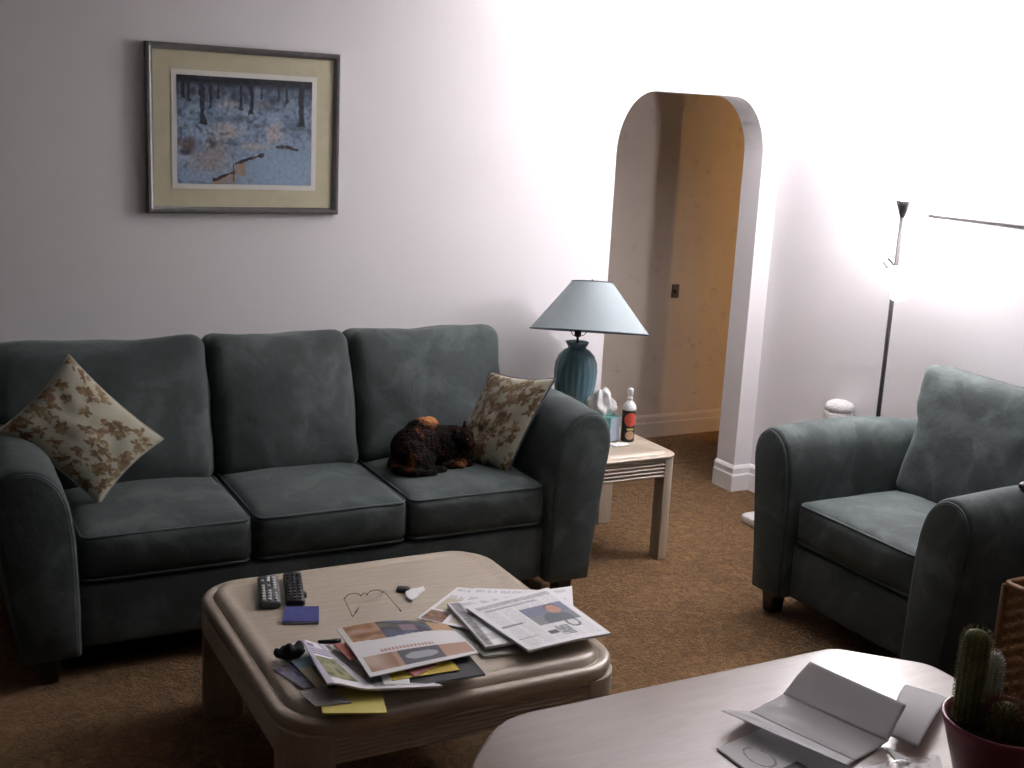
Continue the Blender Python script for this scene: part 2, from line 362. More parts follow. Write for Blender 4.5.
# ------------------------------------------------------------------ upholstered seating (sofa and armchair)
ARM = [(0, .10), (.002, .30), (.006, .47), (.014, .57), (.026, .65), (.052, .72), (.098, .768), (.158, .788), (.212, .774), (.250, .732),
       (.263, .665), (.250, .57), (.229, .42), (.206, .26), (.188, .10)]
def upholstered(root, half, D, ncush, seed, armk=(1, 1)):
    S = M['suede']
    prof = [(p.x, p.z) for p in catmull([(a, 0, z) for a, z in ARM], 4)]
    cx, cz = .13, .45
    base_prof = prof
    for sgn in (-1, 1):
        k_ = armk[0] if sgn < 0 else armk[1]
        prof = [(a, z if z < .4 else .4+(z-.4)*k_) for a, z in base_prof]
        if ncush == 1: prof = [(a*.86, z) for a, z in prof]
        def ring(y, t, ins):
            out = []
            for a, z in prof:
                a2 = cx+(a-cx)*(1-ins/.12); z2 = .10+(z-.10)*(1-ins/.7) if z > .11 else z
                k = max(0, (z-.45)/.33)
                z2 += k*(.028*math.sin(PI*min(1, t*1.15))-.035*t)
                wob = .004*noise.noise(Vector((a*9+seed, y*6, z*6+sgn*5)))
                out.append((sgn*(half+a2+wob), y, z2))
            return out
        ys = [(0.0, 0, .012), (.004, .0, .004), (.014, .01, 0)]+[(.014+(D-.03)*i/16, i/16, 0) for i in range(1, 17)]+[(D-.006, 1, .004), (D, 1, .014)]
        bm = bmesh.new(); loft(bm, [ring(*q) for q in ys]); flat(link('arm', bm, S, root), 60)
        arm = root.children[-1]
        bm = bmesh.new()
        f0 = [(sgn*(half+cx+(a-cx)*.90), 0.0, .45+(z-.45)*(.955 if z > .45 else 1.0)) for a, z in prof]
        f1 = [(x, -.010, z) for x, y, z in f0]
        f2 = [(sgn*(half+cx)+(x-sgn*(half+cx))*.93, -.013, .45+(z-.45)*(.975 if z > .45 else 1.)) for x, y, z in f0]
        loft(bm, [f0, f1, f2]); link('front_panel', bm, S, arm)
        path = [(x, -.006, z) for x, y, z in f0]
        link('piping', tube(path, .0048, 8), M['piping'], arm)
    # base, deck and back frame
    link('base', cushion(2*half+.002, D-.10, .225, .02, (0, .004, 0), 10, .001, 0, lambda p: p+Vector((0, .035+(D-.10)/2, .2125))), S, root)
    link('back_frame', cushion(2*half+.16, .15, .74, .04, (0, .006, 0), 14, .002, seed, lambda p: p+Vector((0, D-.085+.06*(p.z/.74), .10+.38))), S, root)
    for sx in (-1, 1):
        for yy in (.055, D-.10):
            bm = bmesh.new(); x = sx*(half+.10)
            loft(bm, [[(x+k*q*.7, yy+l*q*.7, z) for k, l in ((-.045, -.045), (.045, -.045), (.045, .045), (-.045, .045))] for q, z in ((.86, 0), (1.15, .112))])
            link('foot', bm, M['dark_wood'], root, False, bevel=.005)
    w = 2*half/ncush
    for i in range(ncush):
        xc = -half+w*(i+.5)
        dep, ht = .64, .162
        def seat_post(p, xc=xc):
            return p+Vector((xc, .03+dep/2, .333+ht/2 - .006*(p.y/dep)))
        cu = link('seat_cushion', cushion(w-.006, dep, ht, .036, (.004, .016, .032), 20, .005, seed+i, seat_post), S, root)
        for zt in (1, -1):
            hw, hd, r = (w-.006)/2, dep/2, .036
            k = r*(1-.72)
            path = []
            for x, y in rrect(hw-k, hd-k, r*.9, 6):
                path.append((xc+x*1.004, .03+dep/2+y*1.02, .333+ht/2+zt*(ht/2-k+.003)))
            link('piping', tube(path, .0055, 6, closed=True), M['piping'], cu)
    for i in range(ncush):
        xc = -half+w*(i+.5); bh, bt = (.538 if ncush > 1 else .54), .215
        lo = i == 0; hi = i == ncush-1
        def back_post(p, xc=xc, lo=lo, hi=hi):
            z = p.z+bh/2; s = max(0., min(1., (z-(.29 if ncush == 1 else .18 if lo and p.x < 0 else .21))/.10)); s = s*s*(3-2*s)
            x = p.x
            q = x/(w/2)
            if hi and q > 0: x += q*(.045 if ncush == 1 else .105)*s
            if lo and q < 0: x += q*(.045 if ncush == 1 else .23)*s
            y = p.y
            z = z*1.03 if ncush > 1 else z
            if ncush == 1: y += (.007*math.exp(-((z-.40)/.018)**2) if y < 0 else 0)
            # fullness lower down, slimmer at the top
            y *= 1.0+.12*(1-z/bh)
            zz = z-.008*math.cos(q*3)+.006*noise.noise(Vector((x*5, seed+i, 0)))
            ang = .30 if ncush > 1 else .27
            return Vector((xc+x, .625+y*math.cos(ang)+zz*math.sin(ang), .462+zz*math.cos(ang)-y*math.sin(ang)*.6))
        link('back_cushion', cushion(w-.010, bt, bh,   .050 if ncush > 1 else .042, (.006, .036, .012), 22, .008, seed+7*i, back_post), S, root)

sofa = thing('sofa', 'dark teal suede three seat sofa along the back wall', 'sofa', (1.392, 3.838, 0))
upholstered(sofa, .876, .925, 3, 2, (.895, 1.0))
chair = thing('armchair', 'dark teal suede armchair with rolled arms beside the floor lamp', 'armchair', (3.060, 3.045, 0), -PI/2)
upholstered(chair, .315, .925, 1, 11, (.93, .90))

# ------------------------------------------------------------------ floral pillows
def floral_paint(seed):
    r = random.Random(seed); dabs = []
    for _ in range(62 if seed < 10 else 95):
        cx, cy = r.uniform(-1, 1), r.uniform(-1, 1)
        for _ in range(9):
            a = r.uniform(0, 2*PI); q = r.uniform(.02, .13)
            dabs.append((cx+q*math.cos(a), cy+q*math.sin(a), a+r.uniform(-.5, .5), r.uniform(.035, .06), r.choice(((.16, .10, .045), (.12, .072, .034), (.20, .14, .068), (.235, .18, .09)))))
    def f(u, v):
        c = Vector((.37, .355, .275))*(1+.10*noise.noise(Vector((u*4, v*4, seed))))
        for x, y, a, s, k in dabs:
            dx, dy = u-x, v-y
            if abs(dx) < .09 and abs(dy) < .09:
                p = (dx*math.cos(a)+dy*math.sin(a))/(s*1.25); q = (-dx*math.sin(a)+dy*math.cos(a))/(s*.62)
                if p*p+q*q < 1: return k
        return tuple(c)
    return f
def pillow(name, label, TL, TR, BR, BL, thick, seed, back_mat, front_sign):
    TL, TR, BR, BL = (Vector(p) for p in (TL, TR, BR, BL))
    base = Vector((sum(p.x for p in (TL, TR, BR, BL))/4, sum(p.y for p in (TL, TR, BR, BL))/4, min(p.z for p in (TL, TR, BR, BL))))
    root = thing(name, label, 'pillow', base)
    nrm = ((TR-BL).cross(TL-BR)).normalized()*front_sign; N = 110
    def P(u, v, side):
        iu = u*(1-.085*(1-v*v)); iv = v*(1-.085*(1-u*u))
        a, b = (iu+1)/2, (iv+1)/2
        q = (BL*(1-a)+BR*a)*(1-b)+(TL*(1-a)+TR*a)*b
        prof = (max(0, 1-u*u)*max(0, 1-v*v))**.42
        wr = .010*noise.noise(Vector((u*2.4+seed, v*2.4, side)))*prof
        return q+nrm*(side*(thick*.5*prof+wr)) - base
    pf = floral_paint(seed)
    for side, nm in ((1, 'front_cover'), (-1, 'back_cover')):
        n = N if side == 1 or back_mat is None else 30
        bm = bmesh.new(); G = [[bm.verts.new(P(-1+2*i/n, -1+2*j/n, side)) for i in range(n+1)] for j in range(n+1)]
        for j in range(n):
            for i in range(n): bm.faces.new((G[j][i], G[j][i+1], G[j+1][i+1], G[j+1][i]))
        o = link(nm, bm, M['floral'] if side == 1 or back_mat is None else back_mat, root)
        if side == 1 or back_mat is None:
            paint_verts(o.data, lambda k: pf(-1+2*(k % (n+1))/n, -1+2*(k//(n+1))/n))
    edge = [P(-1+2*k/30, -1, 0) for k in range(30)]+[P(1, -1+2*k/30, 0) for k in range(30)]+[P(1-2*k/30, 1, 0) for k in range(30)]+[P(-1, 1-2*k/30, 0) for k in range(30)]
    link('piping', tube(edge, .0045, 6, closed=True), back_mat or M['floral'], root)
    if back_mat is None: paint_verts(root.children[-1].data, lambda k: (.36, .32, .25))
    return root
pillow('throw_pillow', 'floral beige and brown pillow standing on its corner at the sofa left arm',
       (.566, 4.325, 1.008), (.866, 4.235, .702), (.627, 4.145, .513), (.322, 4.225, .780), .13, 5, None, -1)
pillow('throw_pillow', 'floral pillow with blue grey back leaning on the sofa right arm',
       (2.195, 4.26, .872), (2.365, 4.02, .886), (2.178, 4.035, .505), (2.012, 4.26, .503), .125, 12, M['slate'], 1)

# ------------------------------------------------------------------ cat
cat = thing('cat', 'dark tortoiseshell cat with orange back patch curled up on the sofa', 'cat', (1.905, 4.19, .512))
bm = bmesh.new()
def E_(c, r, rx=0, ry=0, rz=0):
    ellipsoid(bm, c, r, Matrix.Rotation(rz, 3, 'Z') @ Matrix.Rotation(ry, 3, 'Y') @ Matrix.Rotation(rx, 3, 'X'), 24)
E_((-.035, .02, .085), (.125, .095, .088)); E_((-.085, .0, .070), (.075, .098, .075)); E_((.045, .01, .085), (.085, .085, .080))
E_((-.02, .03, .125), (.085, .065, .075)); E_((.0, .035, .150), (.05, .05, .05))
E_((-.07, -.065, .05), (.07, .045, .052), rz=.3)                      # haunch
E_((.095, -.005, .105), (.052, .055, .062))                            # neck
E_((.120, -.035, .118), (.050, .046, .044), rz=-.6)                    # skull
E_((.143, -.066, .100), (.024, .022, .019), rz=-.6)                    # muzzle
E_((.132, -.060, .083), (.020, .018, .014))                            # chin
E_((.10, -.06, .022), (.060, .020, .020), rz=-.5); E_((.065, -.075, .020), (.055, .019, .019), rz=-.35)   # fore paws
E_((-.02, -.105, .018), (.05, .019, .018), rz=-.1)                     # hind paw
for c, rz in (((.083, -.055, .155), .5), ((.143, -.008, .158), -.9)):  # ears
    r = bmesh.ops.create_cone(bm, cap_ends=True, segments=16, radius1=.021, radius2=.003, depth=.052)
    bmesh.ops.transform(bm, matrix=Matrix.Translation(c) @ Matrix.Rotation(rz, 4, 'Z') @ Matrix.Diagonal((1, .55, 1, 1)), verts=r['verts'])
tp = catmull([(-.13, .05, .035), (-.165, -.005, .025), (-.15, -.075, .02), (-.09, -.125, .018), (-.03, -.135, .017)], 6)
tube(tp, .018, 10, bm, rr=[.022-.009*i/len(tp) for i in range(len(tp))])
body = link('body', bm, M['fur'], cat)
bm2 = bmesh.new(); bm2.from_mesh(body.data); me_tmp = bpy.data.meshes.new('cat_tmp'); bm2.to_mesh(me_tmp); bm2.free()
rm = body.modifiers.new('remesh', 'REMESH'); rm.mode = 'VOXEL'; rm.voxel_size = .005; rm.use_smooth_shade = True
sm = body.modifiers.new('smooth', 'SMOOTH'); sm.iterations = 5; sm.factor = .5
dg = bpy.context.evaluated_depsgraph_get(); ev = body.evaluated_get(dg)
newme = bpy.data.meshes.new_from_object(ev); body.modifiers.clear(); body.data = newme
newme.materials.clear(); newme.materials.append(M['fur'])
for p in newme.polygons: p.use_smooth = True
for v_ in newme.vertices:
    v_.co += v_.normal*(.0035*noise.noise(v_.co*75)+.003*noise.noise(v_.co*32))
    if v_.co.z < .003: v_.co.z = .003
def patch(i):
    p = newme.vertices[i].co
    d = ((p.x-.0)/.05)**2+((p.y-.03)/.06)**2+((p.z-.195)/.035)**2
    k = max(0, min(1, 1.3-d+.5*noise.noise(p*60)))
    m = ((p.x-.150)/.016)**2+((p.y+.052)/.016)**2+((p.z-.112)/.020)**2
    k = max(k, .85*max(0, min(1, 1.4-m)))
    f_ = ((p.x-.10)/.022)**2+((p.y+.088)/.02)**2+((p.z-.025)/.02)**2
    k = max(k, .5*max(0, min(1, 1.2-f_)))
    return (k, k, k)
paint_verts(newme, patch)
bm = bmesh.new(); ellipsoid(bm, (.159, -.084, .106), (.005, .005, .004), seg=10); link('nose', bm, M['nose'], cat)
for c in ((.125, -.078, .126), (.159, -.048, .126)):
    bm = bmesh.new(); ellipsoid(bm, c, (.006, .005, .0035), seg=10); link('eye', bm, M['eye'], cat)

# ------------------------------------------------------------------ wood tables of the matching set
def ribbed_table(root, hx, hy, r, zt, leg, za0, nrib, depth, lk=1.):
    zl = zt-.055*lk
    bm = bmesh.new(); rings = []
    for ins, z in ((.030, zl), (.004, zl), (0, zl+.008*lk), (0, zl+.026*lk), (.006, zl+.034*lk), (.018, zl+.038*lk), (.030, zl+.036*lk), (.034, zl+.034*lk),
                   (.038, zl+.040*lk), (.046, zl+.050*lk), (.058, zl+.055*lk), (.074, zl+.0535*lk), (.082, zl+.0505*lk), (.10, zl+.050*lk), (.16, zl+.050*lk)):
        rings.append([(x, y, z) for x, y in rrect(hx-ins, hy-ins, max(r-ins, .02), 10)])
    loft(bm, rings); flat(link('top', bm, M['oak'], root), 50)
    pass
    q = .005
    for sx in (-1, 1):
        for sy in (-1, 1):
            n = 10; pr = max(min(r-q, leg-.012), .02); pts = [(0, 0), (leg, 0)]
            pts = [(-leg, -leg), (0, -leg)]
            prof = [(hx-q-leg, hy-q-leg), (hx-q, hy-q-leg)]
            for k in range(n+1):
                a = PI/2*k/n; prof.append((hx-q-pr+pr*math.cos(a), hy-q-pr+pr*math.sin(a)))
            prof.append((hx-q-leg, hy-q))
            if leg < r: pass
            bm = bmesh.new()
            loft(bm, [[(sx*x, sy*y, z) for x, y in prof] for z in (0, zl)])
            flat(link('leg', bm, M['oak2'], root, bevel=.004), 45)
    # reeded aprons: a rippled strip on each side between the legs
    hgt = zl-za0
    for ax in (0, 1):
        for s in (-1, 1):
            L = (hx if ax == 0 else hy)-q-leg; off = (hy if ax == 0 else hx)-q-.001
            prof = [(off-.022, za0)]
            m = nrib*8
            for k in range(m+1):
                ph = (k/8) % 1.0
                prof.append((off-depth+depth*abs(math.sin(PI*ph))**.6 if k < m else off-depth, za0+hgt*k/m))
            prof.append((off-.022, zl))
            bm = bmesh.new()
            if ax == 0: loft(bm, [[(x, s*o, z) for o, z in prof] for x in (-L-.003, L+.003)])
            else: loft(bm, [[(s*o, y, z) for o, z in prof] for y in (-L-.003, L+.003)])
            flat(link('apron', bm, M['oak'], root), 60)
CT = thing('coffee_table', 'pickled oak square coffee table covered with newspapers', 'coffee table', (1.312, 3.068, 0))
ribbed_table(CT, .500, .500, .150, .427, .125, .285, 7, .007)
ET = thing('end_table', 'pickled oak end table with ribbed apron beside the sofa right arm', 'end table', (2.795, 4.385, 0))
ribbed_table(ET, .272, .295, .070, .497, .072, .384, 5, .012, .52)
ZC, ZE = .4222, .4948

# ------------------------------------------------------------------ table lamp
TLX, TLY = 2.762, 4.52
tl = thing('table_lamp', 'blue fluted ceramic table lamp with grey blue cone shade', 'lamp', (TLX, TLY, ZE))
prof = [(.0, 0), (.062, 0), (.066, .008), (.066, .02), (.060, .028), (.070, .10), (.084, .18), (.095, .26), (.098, .315), (.094, .355), (.080, .392), (.058, .416),
        (.042, .425), (.040, .432), (.050, .452), (.052, .458), (.044, .459), (.02, .455), (.0, .455)]
link('ceramic_body', lathe([(max(r_, .0005), z*.935) for r_, z in prof], 160, flute=.0009, nf=22), M['glaze'], tl)
link('stem', lathe([(.006, .42), (.006, .450), (.014, .452), (.016, .458), (.016, .49), (.012, .50), (.0005, .501)], 20), M['brass'], tl)
bm = bmesh.new()
top = Vector((.066, .012, .690))
hl = catmull([(.006, 0, .452), (-.030, 0, .465), (-.046, .0, .53), (.0, .004, .655), tuple(top)], 6)
hr = catmull([(.006, 0, .452), (.040, 0, .465), (.074, .0, .53), (.095, .006, .645), tuple(top)], 6)
tube(hl, .002, 6, bm); tube(hr, .002, 6, bm); link('harp', bm, M['brass'], tl)
bm = bmesh.new(); ellipsoid(bm, (.006, 0, .555), (.028, .028, .040), seg=16); link('bulb', bm, M['white_pl'], tl)
# the shade sits crooked on its harp
sh0, sh1, hh = .268, .092, .222
ax = Vector((.10, .16, 1)).normalized(); q = Vector((0, 0, 1)).rotation_difference(ax).to_matrix()
bm = bmesh.new(); n = 72
def shr(r_, z): return [top+q @ Vector((r_*math.cos(2*PI*i/n), r_*math.sin(2*PI*i/n), z)) for i in range(n)]
loft(bm, [shr(sh0, -hh+.006), shr(sh1, .006), shr(sh1-.003, .006), shr(sh0-.003, -hh+.006), shr(sh0, -hh+.006)], False, False)
so = flat(link('lamp_shade', bm, M['shade'], tl), 50)
bm = bmesh.new()
for r_, z in ((sh0, -hh+.006), (sh1, .006)): tube(shr(r_, z), .0028, 6, bm, closed=True)
link('shade_rim', bm, M['slate'], so)
bm = bmesh.new()
for i in range(3):
    a = 2*PI*i/3; tube([top, top+q @ Vector(((sh1-.004)*math.cos(a), (sh1-.004)*math.sin(a), -.004))], .0018, 5, bm)
link('spider', bm, M['brass'], so)
link('finial', lathe([(.004, .688), (.008, .694), (.008, .702), (.0005, .709)], 14, c=(top.x, top.y)), M['brass'], tl)

# things on the end table
tb = thing('tissue_box', 'green tissue box with a white tissue pulled up on the end table', 'tissue box', (2.835, 4.39, ZE), .12)
flat(link('box', B(-.058, .058, -.058, .058, 0, .118), [M['teal_box']], tb, False, bevel=.003))
link('side_panel', B(.006, .0575, -.0592, -.0575, .004, .113), M['boxside'], tb, False)
bm = bmesh.new(); n, m = 40, 18; rings = []
for j in range(m+1):
    tt = j/m
    rr0 = .013+.046*math.sin(PI*min(1, .12+.86*tt))**.8
    fold = [noise.noise(Vector((2.2*math.cos(2*PI*i/n), 2.2*math.sin(2*PI*i/n), tt*2.5))) for i in range(n)]
    rings.append([(rr0*math.cos(2*PI*i/n)*(1+.95*fold[i])+.012*math.sin(tt*4)-.006, rr0*.62*math.sin(2*PI*i/n)*(1+1.1*fold[i]), .110+.118*tt+.014*tt*fold[i]) for i in range(n)])
loft(bm, rings, False, True); link('tissue', bm, M['tissue'], tb)
bt = thing('spray_bottle', 'black spray bottle with red label and white cap on the end table', 'bottle', (2.944, 4.335, ZE))
K = .031
link('bottle_body', lathe([(.0005, 0), (K-.003, 0), (K, .004), (K, .142), (K-.001, .146)], 40), M['black'], bt)
link('shoulder', lathe([(K-.001, .145), (K, .15), (K-.002, .163), (.020, .176), (.012, .184), (.011, .190), (.0005, .190)], 40), M['white_pl'], bt)
link('nozzle', lathe([(.0115, .189), (.0115, .203), (.009, .205), (.009, .213), (.0125, .214), (.0125, .238), (.010, .243), (.0005, .243)], 28), M['white_pl'], bt)
def wrap(z0, z1, a0, a1, r_, ell=False):
    bm = bmesh.new(); n, m = 24, 14; G = []
    for j in range(m+1):
        y = -1+2*j/m; k = math.sqrt(max(0.02, 1-y*y)) if ell else 1
        G.append([bm.verts.new((r_*math.cos((a0+a1)/2+(a1-a0)/2*k*(-1+2*i/n)), r_*math.sin((a0+a1)/2+(a1-a0)/2*k*(-1+2*i/n)), (z0+z1)/2+(z1-z0)/2*y)) for i in range(n+1)])
    for j in range(m):
        for i in range(n): bm.faces.new((G[j][i], G[j][i+1], G[j+1][i+1], G[j+1][i]))
    return bm
face_a = math.atan2(-4.345, -2.965)+.35
lb = link('label', wrap(.072, .136, face_a-1.0, face_a+1.0, K+.0006, True), M['red'], bt)
link('lower_label', wrap(.012, .052, face_a-.7, face_a+.7, K+.0006, True), M['tan'], bt)
link('label_band', wrap(.056, .064, face_a-.5, face_a+.5, K+.0007), M['yellow'], bt)
bm = bmesh.new(); n = 18; G = []
for j in range(n+1):
    G.append([bm.verts.new(((i/n-.5)*.075+.006*noise.noise(Vector((i*.4, j*.4, 0))), (j/n-.5)*.05, .003+.010*abs(noise.noise(Vector((i*.33, j*.37, 4)))))) for i in range(n+1)])
for j in range(n):
    for i in range(n): bm.faces.new((G[j][i], G[j][i+1], G[j+1][i+1], G[j+1][i]))
o = link('crumpled_tissue', bm, M['tissue'], None, loc=(2.865, 4.275, ZE)); tag(o, 'small crumpled white tissue lying flat at the front of the end table', 'tissue')
sd = o.modifiers.new('s', 'SOLIDIFY'); sd.thickness = .0015

# ------------------------------------------------------------------ floor lamp
FX, FY = 3.842, 3.722
fl = thing('floor_lamp', 'slim dark steel torchiere floor lamp with a white reading shade', 'floor lamp', (FX, FY, 0))
link('base', lathe([(.0005, 0), (.125, 0), (.128, .006), (.124, .014), (.05, .024), (.016, .03), (.012, .05), (.0005, .05)], 40), M['steel'], fl)
link('pole', lathe([(.0095, .04), (.0095, 1.57), (.0005, 1.57)], 16), M['steel'], fl)
link('uplight_cone', lathe([(.0085, 1.562), (.011, 1.567), (.021, 1.598), (.034, 1.635), (.0318, 1.635), (.019, 1.60), (.008, 1.58), (.0005, 1.58)], 32), M['steel'], fl)
bm = bmesh.new(); ellipsoid(bm, (0, 0, 1.632), (.019, .019, .022), seg=16); link('uplight_bulb', bm, M['bulb'], fl)
# reading arm and bell shade
v0 = Vector((0, 0, 1.30)); e0 = aty(888, 263, 3.742)-Vector((FX, FY, 0))
arm_path = catmull([(0, 0, 1.27), (.004, .0, 1.32), (-.012, .012, 1.365), (-.030, .022, 1.385)], 6)
link('reading_arm', tube(arm_path, .005, 8), M['steel'], fl)
apex = Vector((-.045, -.01, 1.352)); dirn = Vector((-.04, -.74, -.50)).normalized()
q = Vector((0, 0, 1)).rotation_difference(dirn).to_matrix(); n = 40
bm = bmesh.new()
def rr(r_, z): return [apex+q @ Vector((r_*math.cos(2*PI*i/n), r_*math.sin(2*PI*i/n), z)) for i in range(n)]
pf = [(.012, 0), (.020, .012), (.040, .032), (.056, .058), (.067, .092), (.076, .130)]
loft(bm, [rr(a, z) for a, z in pf]+[rr(a-.003, z) for a, z in pf[::-1]], False, False)
link('reading_shade', bm, M['frost'], fl)
bm = bmesh.new(); loft(bm, [rr(.010, -.045), rr(.013, -.03), rr(.014, .004), rr(.012, .02)])
link('lamp_socket', bm, M['white_pl'], fl)
bm = bmesh.new(); bc = apex+q @ Vector((0, 0, .05)); ellipsoid(bm, bc, (.022, .022, .022), seg=16)
link('reading_bulb', bm, M['bulb'], fl)
def light(name, loc, power, size, c=(1, .955, .985), typ='POINT'):
    l = bpy.data.lights.new(name, typ); l.energy = power; l.color = c; l.shadow_soft_size = size
    o = bpy.data.objects.new(name, l); col.objects.link(o); o.location = loc; return o
bulbs = [o for o in fl.children if o.name.startswith(('uplight_bulb', 'reading_bulb'))]
for b_ in bulbs: b_.visible_shadow = True
light('uplight_lamp_light', (FX, FY, 1.655), 48, .038)
up_l = light('uplight_lamp_beam', (FX, FY, 1.66), 320, .03, typ='SPOT')
up_l.data.spot_size = math.radians(150); up_l.data.spot_blend = .6; up_l.rotation_euler = (PI, 0, 0)
rd_l = light('reading_lamp_light', Vector((FX, FY, 0))+apex+q @ Vector((0, 0, .088)), 18, .025, typ='SPOT')
rd_l.data.spot_size = math.radians(88); rd_l.data.spot_blend = .8
rd_l.rotation_mode = 'QUATERNION'; rd_l.rotation_quaternion = Vector((0, 0, -1)).rotation_difference(Vector((-.32, -.58, -.75)).normalized())
light('hall_lamp_light', (6.0, 4.43, 1.15), 36, .04, (1, .60, .25))

# ------------------------------------------------------------------ pictures
def picture(name, label, corners, depth, fw_, fmat, matw, lipw, paint, nx, nz, side):
    """corners: x0,x1,z0,z1 in the wall plane; local frame x right, z up, y towards the wall"""
    pass
x0, x1, z0, z1 = .936, 1.714, 1.462, 2.110
px = thing('framed_picture', 'framed winter creek painting with cream mat above the sofa', 'picture', ((x0+x1)/2, YW, (z0+z1)/2))
W2, H2 = (x1-x0)/2, (z1-z0)/2
def frame_bars(w2, h2, t_, y0, y1, mat, parent):
    prof = [(0, y1), (0, y0+.004), (.004, y0), (t_*.55, y0+.001), (t_*.8, y0+.006), (t_, y0+.008), (t_, y1)]
    bm = bmesh.new(); rings = []
    for sx, sz in ((-1, -1), (1, -1), (1, 1), (-1, 1)):
        rings.append([(sx*(w2-a), y, sz*(h2-a)) for a, y in prof])
    R = [[bm.verts.new(p) for p in r_] for r_ in rings]; m = len(prof)
    for i in range(4):
        a, b = R[i], R[(i+1) % 4]
        for k in range(m):
            bm.faces.new((a[k], a[(k+1) % m], b[(k+1) % m], b[k]))
    return flat(link('frame', bm, mat, parent), 30)
frame_bars(W2, H2, .026, -.034, -.001, M['frame'], px)
link('mat', B(-W2+.022, W2-.022, -.020, -.004, -H2+.022, H2-.022), M['mat'], px, False)
link('mat_bevel', B(-.292, .292, -.0222, -.020, -.228, .228), M['lip'], px, False)
def creek(u, v):
    """a plain snowy stream in a wood: u 0..1 left to right, v 0..1 bottom to top"""
    N = lambda q, o=0: noise.noise(Vector((u*q*1.3, v*q, o)))
    def blob(cu, cv, ru, rv, j=.6): return max(0., min(1., 1.35-math.hypot((u-cu)/ru, (v-cv)/rv)+j*N(13, cu*9)))
    L = lambda a, b, k: a.lerp(Vector(b), max(0., min(1., k)))
    c = L(Vector((.19, .28, .42)), (.33, .43, .57), .5+1.1*N(5))
    c = L(c, (.12, .17, .26), .9*max(0, N(16, 3)-.12)*3)
    c = L(c, (.30, .41, .56), blob(.80, .14, .42, .30, .2)); c = L(c, (.27, .38, .54), blob(.15, .08, .2, .10))
    for cu, cv, ru, rv in ((.38, .76, .08, .06), (.36, .50, .12, .07), (.72, .50, .06, .12), (.55, .36, .10, .04), (.63, .76, .05, .04)): c = L(c, (.50, .44, .40), .85*blob(cu, cv, ru, rv))
    for cu, cv, ru, rv in ((.22, .20, .16, .12), (.30, .33, .10, .08), (.25, .22, .06, .05)): c = L(c, (.34, .31, .32), .8*blob(cu, cv, ru, rv))
    c = L(c, (.16, .11, .10), blob(.07, .36, .08, .07)); c = L(c, (.09, .08, .09), blob(.05, .30, .07, .03)); c = L(c, (.09, .10, .12), blob(.25, .40, .03, .06))
    for cu, cv, ru, rv in ((.47, .62, .09, .03), (.60, .56, .07, .02), (.30, .61, .07, .03), (.88, .55, .10, .05), (.40, .39, .07, .02), (.14, .60, .08, .02)): c = L(c, (.10, .13, .18), .75*blob(cu, cv, ru, rv))
    ed = .03+(u-.25)*.55 if u < .42 else .20+(u-.42)*.42          # the dark edge of the near bank
    if .25 < u < .66 and v < ed and v > ed-.22+.35*(u-.25) and u < .50: c = L(c, (.40, .26, .16), .8+N(20))
    if (.25 < u < .64 or .72 < u < .90) and abs(v-(ed if u < .7 else .37-.06*abs(N(7)))) < .014+.02*N(17, 5): c = Vector((.035, .03, .035))
    if .40 < u < .415 and .02 < v < .2: c = Vector((.12, .08, .06))
    c = c*(1+(.40*N(34, 40)+.15*N(60, 41))*(1 if v > ed else .4))
    c = L(c, (.09, .12, .17), 1.6*max(0, N(20, 51)-.15)*(1 if v > .36 else .25))
    c = L(c, (.50, .52, .54), 1.3*max(0, N(26, 61)-.22)*(1 if v > .36 else .3))
    top = max(0, min(1, (v-.71-.14*N(6, 17))/.13)); c = L(c, (.05, .065, .10), top*(.75+.5*N(18, 2))); c = L(c, (.018, .022, .035), max(0, min(1, (v-.90)/.05)))
    for tx, b_, w in ((.18, .55, .021), (.045, .78, .013), (.085, .76, .011), (.24, .70, .010), (.46, .70, .011), (.54, .67, .014), (.92, .57, .021), (.30, .80, .008), (.74, .80, .007), (.62, .82, .006), (.81, .80, .007)):
        if v > b_+.03*N(30, 1) and abs(u-tx-.010*N(7, tx*9)) < w*(1+.7*max(0, .04-(v-b_))/.04+.55*N(24, tx*31)): c = L(Vector((.022, .026, .040)), (.07, .08, .10), N(26, 3))
    return tuple(c)
def flat_art(parent, w2, h2, y, n, m, fn, mat, nm='print', dx=0):
    bm = bmesh.new(); G = [[bm.verts.new((-w2+2*w2*i/n+dx, y, -h2+2*h2*j/m)) for i in range(n+1)] for j in range(m+1)]
    for j in range(m):
        for i in range(n): bm.faces.new((G[j][i], G[j][i+1], G[j+1][i+1], G[j+1][i]))
    o = link(nm, bm, mat, parent, recalc=False); paint_verts(o.data, lambda k: fn((k % (n+1))/n, (k//(n+1))/m)); return o
flat_art(px, .272, .208, -.0232, 200, 150, creek, M['art'])
link('glass', B(-W2+.024, W2-.024, -.0262, -.0248, -H2+.024, H2-.024), M['glass'], px, False)
# the right-hand wall: only the lower left part of a pale picture is in view
p2 = thing('framed_picture', 'pale framed picture washed out by lamp light on the right wall', 'picture', (XW, 3.41, 1.99), -PI/2)
frame_bars(.386, .418, .022, -.042, -.001, M['silver'], p2)
link('mat', B(-.364, .364, -.016, -.004, -.400, .400), M['lip'], p2, False)
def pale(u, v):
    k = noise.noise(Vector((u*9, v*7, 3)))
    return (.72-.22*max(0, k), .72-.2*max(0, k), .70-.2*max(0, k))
flat_art(p2, .22, .26, -.0168, 60, 60, pale, M['art'], dx=.02)

